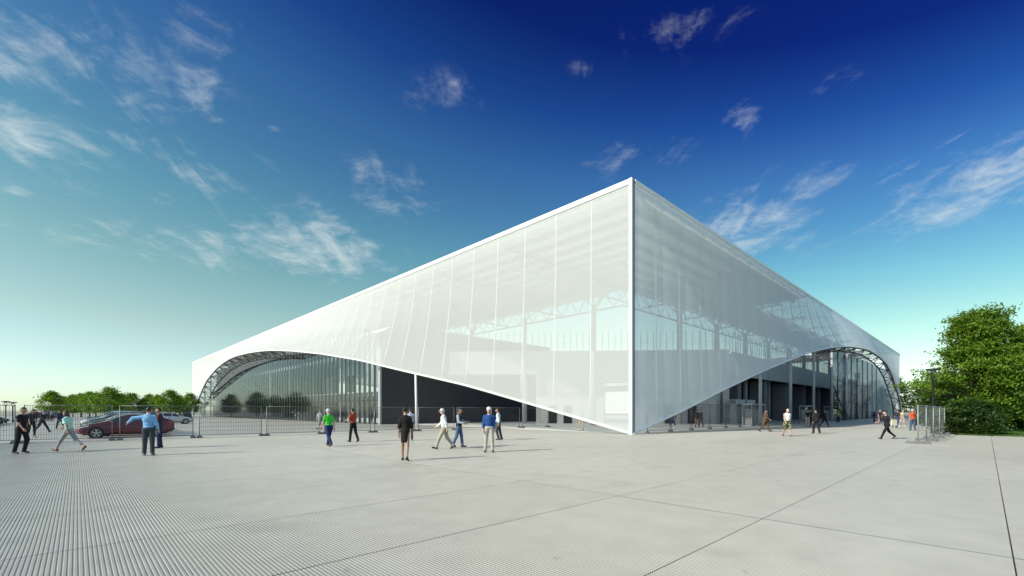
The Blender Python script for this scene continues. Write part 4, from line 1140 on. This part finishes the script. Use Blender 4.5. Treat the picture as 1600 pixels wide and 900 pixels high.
person('person in dark vest over grey sleeves and blue jeans, striding right', P_(717, 699), -12, 1.83, 'elbow', 'tan', 'dark', 'short', (.38,.40,.42), 'long', JEAN2, shoes='brown', vest=(.02,.025,.04))
person('person in blue sweater, light grey trousers and pale cap standing towards the viewer', P_(764, 706.5), -88, 1.80, 'stand', 'light', 'grey', 'cap', (.025,.075,.24), 'long', (.46,.43,.38), build=1.05)
person('person in white shirt and dark trousers stooping just behind the blue sweater', P_(779, 687.5), 175, 1.70, 'step', 'tan', 'brown', 'short', (.55,.60,.62), 'long', (.05,.055,.06), shoes='brown')
person('person in beige trousers whose upper body is veiled by the white mesh', P_(908, 673.6), 90, 1.74, 'stand', 'light', 'brown', 'short', (.25,.28,.30), 'long', (.55,.48,.34))
person('faint person behind the shaded mesh just right of the sharp corner', P_(1010, 666), 30, 1.76, 'walk', 'light', 'brown', 'short', (.22,.25,.30), 'long', (.14,.16,.2))
person('person in dark coat and brown trousers, left one of the pair inside the fence', P_(1089, 667.5), 92, 1.78, 'stand', 'tan', 'dark', 'short', (.03,.025,.025), 'long', (.20,.13,.085), coat=True)
person('person in dark jacket close beside the brown trousers inside the fence', P_(1095, 666.8), 100, 1.74, 'slow', 'light', 'brown', 'short', (.06,.04,.035), 'long', (.05,.04,.04), coat=True)
person('person in black clothes half hidden by the low end of the shaded mesh', P_(1051, 664.5), 10, 1.74, 'walk', 'tan', 'dark', 'short', BLK, 'long', DENIM)
person('person in brown suit walking right past the dark fence', P_(1195, 674.5), -28, 1.80, 'walk', 'tan', 'brown', 'short', (.115,.075,.048), 'long', (.11,.072,.046), shoes='black', coat=True, tie=WHT)
person('person in white sleeveless top and camouflage shorts walking towards the viewer', P_(1230, 681.5), -86, 1.84, 'slow', 'light', 'grey', 'short', (.78,.78,.74), 'none', camo_mat(), 'short', 'brown', build=1.2)
person('person seen from behind in black suit walking to the entrance', P_(1275, 677.5), 84, 1.80, 'slow', 'light', 'dark', 'short', (.022,.02,.019), 'long', (.022,.02,.019), coat=True, build=1.08)
person('person in black with a pale sling bag striding left', P_(1386, 686), 182, 1.70, 'stride', 'light', 'dark', 'bun', (.02,.02,.03), 'half', BLK, 'long', 'brown', female=True, bag=((.6,.57,.42), 'pale sling bag hanging from the shoulder of the person in black'))
R2 = .026
person('person in black dress beside the black suit, nearer the arch', P_(1288, 667), -60, 1.70, 'walk', 'tan', 'dark', 'long', BLK, 'long', BLK, female=True, res=R2)
person('person in black vest and beige trousers left of the black suit', P_(1262, 667.5), 90, 1.72, 'stand', 'light', 'dark', 'short', BLK, 'short', (.36,.28,.22), res=R2)
person('person in dark coat standing behind the black suit', P_(1269, 665.5), 60, 1.76, 'stand', 'tan', 'dark', 'short', CHAR, 'long', CHAR, coat=True, res=R2)
person('person with fair hair in dark dress near the foot of the arch', P_(1375, 662), -100, 1.66, 'stand', 'light', 'fair', 'long', (.05,.02,.035), 'short', BLK, 'dress', female=True, res=R2)
person('person in dark shirt and jeans bending forward near the path', P_(1401, 668.5), 20, 1.72, 'stoop', 'light', 'dark', 'short', (.03,.035,.04), 'short', DENIM, res=R2)
person('person in beige clothes with dark hair beside the one bending', P_(1410, 667), -95, 1.68, 'slow', 'light', 'dark', 'long', (.55,.46,.36), 'short', (.55,.44,.36), 'short', 'white', female=True, res=R2)
person('person seen from behind in orange red vest, jeans and white hair', P_(1426, 673), 85, 1.78, 'stand', 'light', 'grey', 'curly', (.55,.11,.05), 'short', (.07,.11,.17), shoes='grey', build=1.1, vest=(.52,.09,.04), res=R2)
person('person in lime green top behind the pale barriers', P_(1477, 661), 80, 1.74, 'slow', 'light', 'brown', 'short', (.16,.62,.06), 'short', (.35,.42,.5), res=R2)
person('person in pink checked shirt by the lamp post', P_(1451, 660), -70, 1.70, 'walk', 'light', 'fair', 'short', (.52,.26,.30), 'short', (.10,.09,.11), res=R2)
person('person in dark red shirt right of the lime green top', P_(1485, 660), 100, 1.74, 'stand', 'tan', 'dark', 'short', (.28,.04,.05), 'short', CHAR, res=R2)
person('person in yellow safety vest between the first dark piers', P_(1171, 659.5), -60, 1.76, 'stand', 'tan', 'dark', 'short', (.05,.05,.06), 'long', CHAR, vest=(.35,.42,.03), res=R2)
person('person in yellow safety vest deep in the dark entrance under the arch', P_(1309.5, 660), -70, 1.76, 'stand', 'tan', 'dark', 'short', (.05,.05,.06), 'long', CHAR, vest=(.35,.42,.03), res=R2)
person('person in pale shirt beside the first turnstile gate', P_(1187, 661), 45, 1.72, 'walk', 'light', 'brown', 'short', (.45,.55,.6), 'short', CHAR, res=R2)
person('person in dark jacket waiting left of the arch foot', P_(1366, 660), -40, 1.76, 'stand', 'light', 'grey', 'short', (.03,.04,.08), 'long', CHAR, coat=True, res=R2)
person('person in navy shirt on the path beyond the arch foot', P_(1439, 661), 60, 1.74, 'walk', 'tan', 'dark', 'short', NAVY, 'short', (.03,.03,.04), res=R2)
for k, (px, y, c1, nt_) in enumerate([(57, 70, (.03,.04,.06), 'near the first round tree'), (75, 74, (.05,.07,.12), 'among the far cars, left one'), (81, 73, (.30,.34,.4), 'among the far cars, in pale grey'), (104, 80, (.04,.04,.05), 'behind the row of cars')]):
    person('tiny far person in the car park ' + nt_, D(px, y), 40 + 70 * k, 1.74, 'walk' if k % 2 else 'stand', 'tan', 'dark', 'short', c1, 'long', CHAR, res=.03, group='people in the car park')
# ------------------------------------------------------------------ cars
tyre_m = bsdf('tyre', (0.02, 0.02, 0.021), 0.85); rim_m = bsdf('alloy', (0.58, 0.59, 0.60), 0.3, 0.7); arch_m = bsdf('arch_liner', (0.01, 0.01, 0.011), 0.9)
glass_car = bsdf('car_glass', (0.012, 0.016, 0.02), 0.05, spec=0.8); lamp_m = bsdf('headlamp', (0.72, 0.74, 0.76), 0.12, 0.1, coat=1); red_m = bsdf('tail_lamp', (0.45, 0.02, 0.02), 0.2, coat=1)
trim_m = bsdf('black_trim', (0.015, 0.015, 0.016), 0.5); plate_m = bsdf('plate', (0.65, 0.65, 0.62), 0.5)
def paint(name, col, metal=0.35): return bsdf(name, col, 0.34, metal, coat=0.6, var=.03, scale=2)
def crv(pts, x):
    xs = [p[0] for p in pts][::-1] if pts[0][0] > pts[-1][0] else [p[0] for p in pts]
    ys = [p[1] for p in pts][::-1] if pts[0][0] > pts[-1][0] else [p[1] for p in pts]
    y = np.interp(np.linspace(xs[0], xs[-1], 401), xs, ys)
    for _ in range(60): z = y.copy(); z[1:-1] = (y[:-2] + 2*y[1:-1] + y[2:]) / 4; y = z
    return np.interp(x, np.linspace(xs[0], xs[-1], 401), y)
def make_car(pm, kind='hatch'):
    root = thing('parked_car', '', 'car'); Lh = 2.27
    if kind == 'hatch':
        roof = [(2.27,.60),(2.18,.68),(1.75,.83),(1.30,.94),(1.0,1.02),(.55,1.24),(.1,1.41),(-.35,1.47),(-.9,1.44),(-1.5,1.27),(-1.95,1.08),(-2.15,1.02),(-2.27,.90)]
    elif kind == 'suv':
        roof = [(2.27,.78),(2.15,.90),(1.75,1.0),(1.3,1.06),(1.0,1.13),(.6,1.40),(.2,1.60),(-.3,1.66),(-1.2,1.64),(-1.8,1.55),(-2.05,1.25),(-2.2,1.05),(-2.27,.95)]
    else:
        roof = [(2.27,.60),(2.15,.70),(1.7,.82),(1.2,.93),(.95,.99),(.45,1.26),(.0,1.41),(-.6,1.43),(-1.1,1.32),(-1.55,1.08),(-1.7,1.05),(-2.15,1.02),(-2.27,.92)]
    belt0 = .92 if kind != 'suv' else 1.04
    wid = [(2.27,.55),(2.2,.70),(2.0,.82),(1.5,.885),(.5,.90),(-1.2,.90),(-1.8,.86),(-2.1,.80),(-2.27,.70)]
    xs = np.linspace(Lh, -Lh, 93); n = 25
    V = np.zeros((len(xs), 2*n-1, 3)); cls = np.zeros((len(xs), n), int)
    wheels = [1.40, -1.33]; wr = .325
    for i, x in enumerate(xs):
        w = crv(wid, x); zr = crv(roof, x); zb = .22 + .10 * max(0, (abs(x) - 1.9) / .37); belt = min(belt0 + .05 * (-x / 2), zr - .02)
        gh = max(0, zr - belt)
        half = []
        for k in range(n):
            t = k / (n - 1)
            if t < .12: q = t / .12; half.append((w * .92 * q, zb))                     # floor
            elif t < .60:
                q = (t - .12) / .48; z = zb + (belt - zb) * q
                bul = 1 - .055 * (2*q - 1.1) ** 2 - .05 * max(0, .18 - q) / .18
                half.append((w * bul * (.97 + .03 * math.sin(q * math.pi)), z))
            elif t < .82:
                q = (t - .60) / .22; half.append((w * (.945 - .20 * q * min(1, gh / .4) - .02*q), belt + gh * .90 * q))
            else:
                q = (t - .82) / .18; wtop = w * (.945 - .20 * min(1, gh / .4) - .02); half.append((wtop * (1 - q) , belt + gh * (.90 + .10 * math.sin(q * math.pi / 2))))
        for k, (y, z) in enumerate(half): V[i, k] = (x, y, z)
        for k in range(n - 1): V[i, 2*n-2-k] = (x, -half[k][0], half[k][1])
    body = MB(); win = MB(); m = 2*n-1
    body.v = [tuple(q) for q in V.reshape(-1, 3)]; win.v = list(body.v)
    for i in range(len(xs) - 1):
        for k in range(m - 1):
            q = (i*m+k, i*m+k+1, (i+1)*m+k+1, (i+1)*m+k); c = V.reshape(-1, 3)[list(q)].mean(0)
            kk = k if k < n - 1 else m - 2 - k; t = (kk + .5) / (n - 1)
            if any((c[0]-wx)**2 + (c[2]-.32)**2 < .375**2 for wx in wheels) and t < .6 and abs(c[1]) > .45: continue
            zr = crv(roof, c[0]); side = .62 < t < .80 and zr - belt0 > .20
            pill = any(abs(c[0] - a) < .045 for a in ((.02 if kind != 'suv' else -.05), -.88))
            slope = (crv(roof, c[0] + .05) - crv(roof, c[0] - .05)) / .1
            isw = (side and not pill and -1.75 < c[0] < .85) or (t > .80 and ((slope < -.36 and .15 < c[0] < 1.0) or (slope > .30 and c[0] < -1.0 and zr > 1.12)) and abs(c[1]) < .66)
            b = win if isw else body
            b.f.append(list(q)); b.m.append(0); b.s.append(True)
    def clean(o):
        me = o.data; used = set(i for p in me.polygons for i in p.vertices)
        import bmesh
        bm = bmesh.new(); bm.from_mesh(me); bmesh.ops.delete(bm, geom=[v for v in bm.verts if not v.link_faces], context='VERTS'); bm.to_mesh(me); bm.free()
    ends_ = (0, len(xs) - 1)
    for e in ends_:
        f = [e*m + k for k in range(m - 1)]
        body.f.append(f if e else f[::-1]); body.m.append(0); body.s.append(False)
    bo = body.build('body', pm, root); clean(bo)
    wo = win.build('window', glass_car, root); clean(wo)
    lin = MB()
    for wx in wheels:
        for sg in (-1, 1): lin.tube((wx, sg*.50, .34), (wx, sg*.80, .34), .385, n=20)
    lin.box((-2.0, -.70, .20), (2.0, .70, .45)); lin.build('underbody', arch_m, root)
    for wx in wheels:
        for sg in (-1, 1):
            wb = MB(); y0, y1 = sg*.68, sg*.885
            prof = [(wr-.11, .0), (wr-.02, .012), (wr, .05), (wr, .155), (wr-.02, .195), (wr-.11, .205)]
            vs, fs = [], []
            for r, d in prof:
                for k in range(24): a = 2*math.pi*k/24; vs.append((wx + r*math.cos(a), sg*(.68 + d), .325 + r*math.sin(a)))
            for i in range(5):
                for k in range(24): fs.append((i*24+k, i*24+(k+1)%24, (i+1)*24+(k+1)%24, (i+1)*24+k))
            wb.add(vs, fs, 0, True); wo_ = wb.build('wheel', tyre_m, root)
            rb = MB()
            rb.tube((wx, sg*.70, .325), (wx, sg*.80, .325), wr-.10, n=20, mi=1)
            for k in range(5):
                a = 2*math.pi*k/5 + .3
                for da in (-.16, .16):
                    rb.beam((wx + .03*math.cos(a), sg*.865, .325 + .03*math.sin(a)), (wx + (wr-.10)*math.cos(a+da), sg*.872, .325 + (wr-.10)*math.sin(a+da)), .05, .03)
            ring = []; fr = []
            for r in (wr-.125, wr-.085):
                for k in range(24): a = 2*math.pi*k/24; ring.append((wx + r*math.cos(a), sg*.878, .325 + r*math.sin(a)))
            for k in range(24): fr.append((k, (k+1)%24, 24+(k+1)%24, 24+k))
            rb.add(ring, fr); rb.tube((wx, sg*.84, .325), (wx, sg*.885, .325), .05, n=10)
            rb.build('rim', [rim_m, trim_m], wo_)
    def patch(name, mat, x0, x1, sg, z0f, z1f):
        p = MB(); X = np.linspace(x0, x1, 7); vs = []
        for x in X:
            w = crv(wid, x); zt_ = crv(roof, x)
            for z in (z0f(x), z1f(x)): vs.append((x + .012, sg*(w * .955 + .006), z))
        p.add(vs, [(2*i, 2*i+2, 2*i+3, 2*i+1) for i in range(6)] if sg > 0 else [(2*i+1, 2*i+3, 2*i+2, 2*i) for i in range(6)]); 
        so_ = p.build(name, mat, root); return so_
    for sg in (-1, 1):
        patch('headlight', lamp_m, 2.24, 1.72, sg, lambda x: .60 + .12 * (2.24 - x) / .52, lambda x: min(crv(roof, x) - .03, .66 + .16 * (2.24 - x) / .52))
        patch('tail_light', red_m, -2.24, -1.95, sg, lambda x: .78, lambda x: .94)
        mr = MB(); mr.lathe((.72, sg*.98, 1.0), [(.001,-.06),(.07,-.05),(.09,0),(.07,.05),(.001,.07)], 10); mr.beam((.72, sg*.86, .96), (.72, sg*.95, .98), .05, .04); mr.build('side_mirror', pm, root)
        hd = MB()
        for x in (-.15, -1.05): hd.beam((x, sg*.905, .86), (x - .2, sg*.905, .87), .03, .03)
        hd.build('door_handle', trim_m, root)
    gb = MB(); gb.box((2.262, -.45, .36), (2.285, .45, .56)); gb.build('grille', trim_m, root)
    pb_ = MB(); pb_.box((2.286, -.26, .42), (2.292, .26, .52)); pb_.build('number_plate', plate_m, root)
    bp = MB(); bp.box((-2.30, -.6, .32), (-2.262, .6, .42)); bp.build('bumper_strip', trim_m, root)
    return root
P_RED = paint('burgundy_paint', (.10, .003, .016)); P_SIL = paint('silver_paint', (.48, .49, .50), .7); P_BLK = paint('black_paint', (.012, .012, .015)); P_NAV = paint('navy_paint', (.012, .018, .06)); P_GRY = paint('grey_paint', (.10, .11, .12), .6); P_WHT = paint('white_paint', (.70, .70, .69), 0); P_DRD = paint('dark_red_paint', (.09, .01, .02))
CAR = {}
def car(pm, kind, v, u, flip, label, group):
    key = (pm.name, kind)
    if key not in CAR: CAR[key] = o = make_car(pm, kind)
    else: o = copy_tree(CAR[key])
    o.location = W(v, u); o.rotation_euler = (0, 0, ANG + (math.pi if not flip else 0) )
    tag(o, label, 'car', group); return o
car(P_RED, 'hatch', -25.75, 20.45, False, 'burgundy hatchback nearest the fence with silver five spoke wheels', 'cars parked beyond the fence')
row1 = [(P_DRD,'hatch'),(P_BLK,'hatch'),(P_BLK,'sedan'),(P_NAV,'hatch'),(P_BLK,'sedan'),(P_GRY,'hatch'),(P_SIL,'suv'),(P_BLK,'hatch'),(P_WHT,'sedan'),(P_NAV,'hatch'),(P_GRY,'suv')]
cn = {P_SIL.name:'silver', P_DRD.name:'dark red', P_NAV.name:'navy', P_BLK.name:'black', P_GRY.name:'grey', P_WHT.name:'white', P_RED.name:'burgundy'}
kn_ = {'sedan':'sedan','hatch':'hatchback','suv':'tall estate car'}
for k, (pm, kd) in enumerate(row1):
    car(pm, kd, -25.3 + .2 * math.sin(k * 2.1), 20.45 + 2.75 * (k + 1), False, '%s %s, %s car behind the burgundy hatchback in its row' % (cn[pm.name], kn_[kd], ORD[k]), 'cars parked beyond the fence')
row2 = [(P_BLK,'suv'),(P_GRY,'sedan'),(P_NAV,'hatch'),(P_BLK,'sedan'),(P_SIL,'hatch'),(P_DRD,'sedan'),(P_BLK,'suv'),(P_NAV,'sedan'),(P_GRY,'hatch'),(P_SIL,'sedan'),(P_BLK,'hatch'),(P_NAV,'suv'),(P_GRY,'sedan'),(P_BLK,'hatch')]
for k, (pm, kd) in enumerate(row2):
    car(pm, kd, -36.8 + .25 * math.sin(k * 1.7), 37.0 + 2.75 * k, True, '%s %s, %s from the near end of the far left row' % (cn[pm.name], kn_[kd], ORD[k]), 'cars in the far left row')
car(P_SIL, 'hatch', -19.4, 54.0, True, 'silver hatchback alone to the right of the burgundy one', 'cars parked beyond the fence')
for k, (pm, kd) in enumerate([(P_NAV,'sedan'),(P_GRY,'suv'),(P_BLK,'sedan')]):
    car(pm, kd, -19.6, 64 + 2.75 * k, True, '%s %s in the distance, %s one behind the lone silver hatchback' % (cn[pm.name], kn_[kd], ORD[k]), 'cars parked beyond the fence')
for k, (px, y, pm, kd, nt_) in enumerate([(60, 92, P_NAV, 'sedan', 'below the first round tree'), (72, 96, P_BLK, 'suv', 'right of the first round tree'), (86, 94, P_GRY, 'hatch', 'over the head of the far walkers'), (290, 96, P_BLK, 'sedan', 'at the stadium end of the car park')]):
    o = copy_tree(CAR[(pm.name, kd)]); o.location = D(px, y); o.rotation_euler = (0, 0, ANG + 1.57 * (k % 2)); tag(o, 'far %s %s, %s' % (cn[pm.name], kn_[kd], nt_), 'car', 'cars at the far end of the car park')
rects('bay_line', [( -28.2, -22.8, 18.55 + 2.75 * k - .05, 18.55 + 2.75 * k + .05) for k in range(12)] + [(-39.4, -34.2, 35.6 + 2.75 * k - .05, 35.6 + 2.75 * k + .05) for k in range(14)], 0.004, M['paint'])
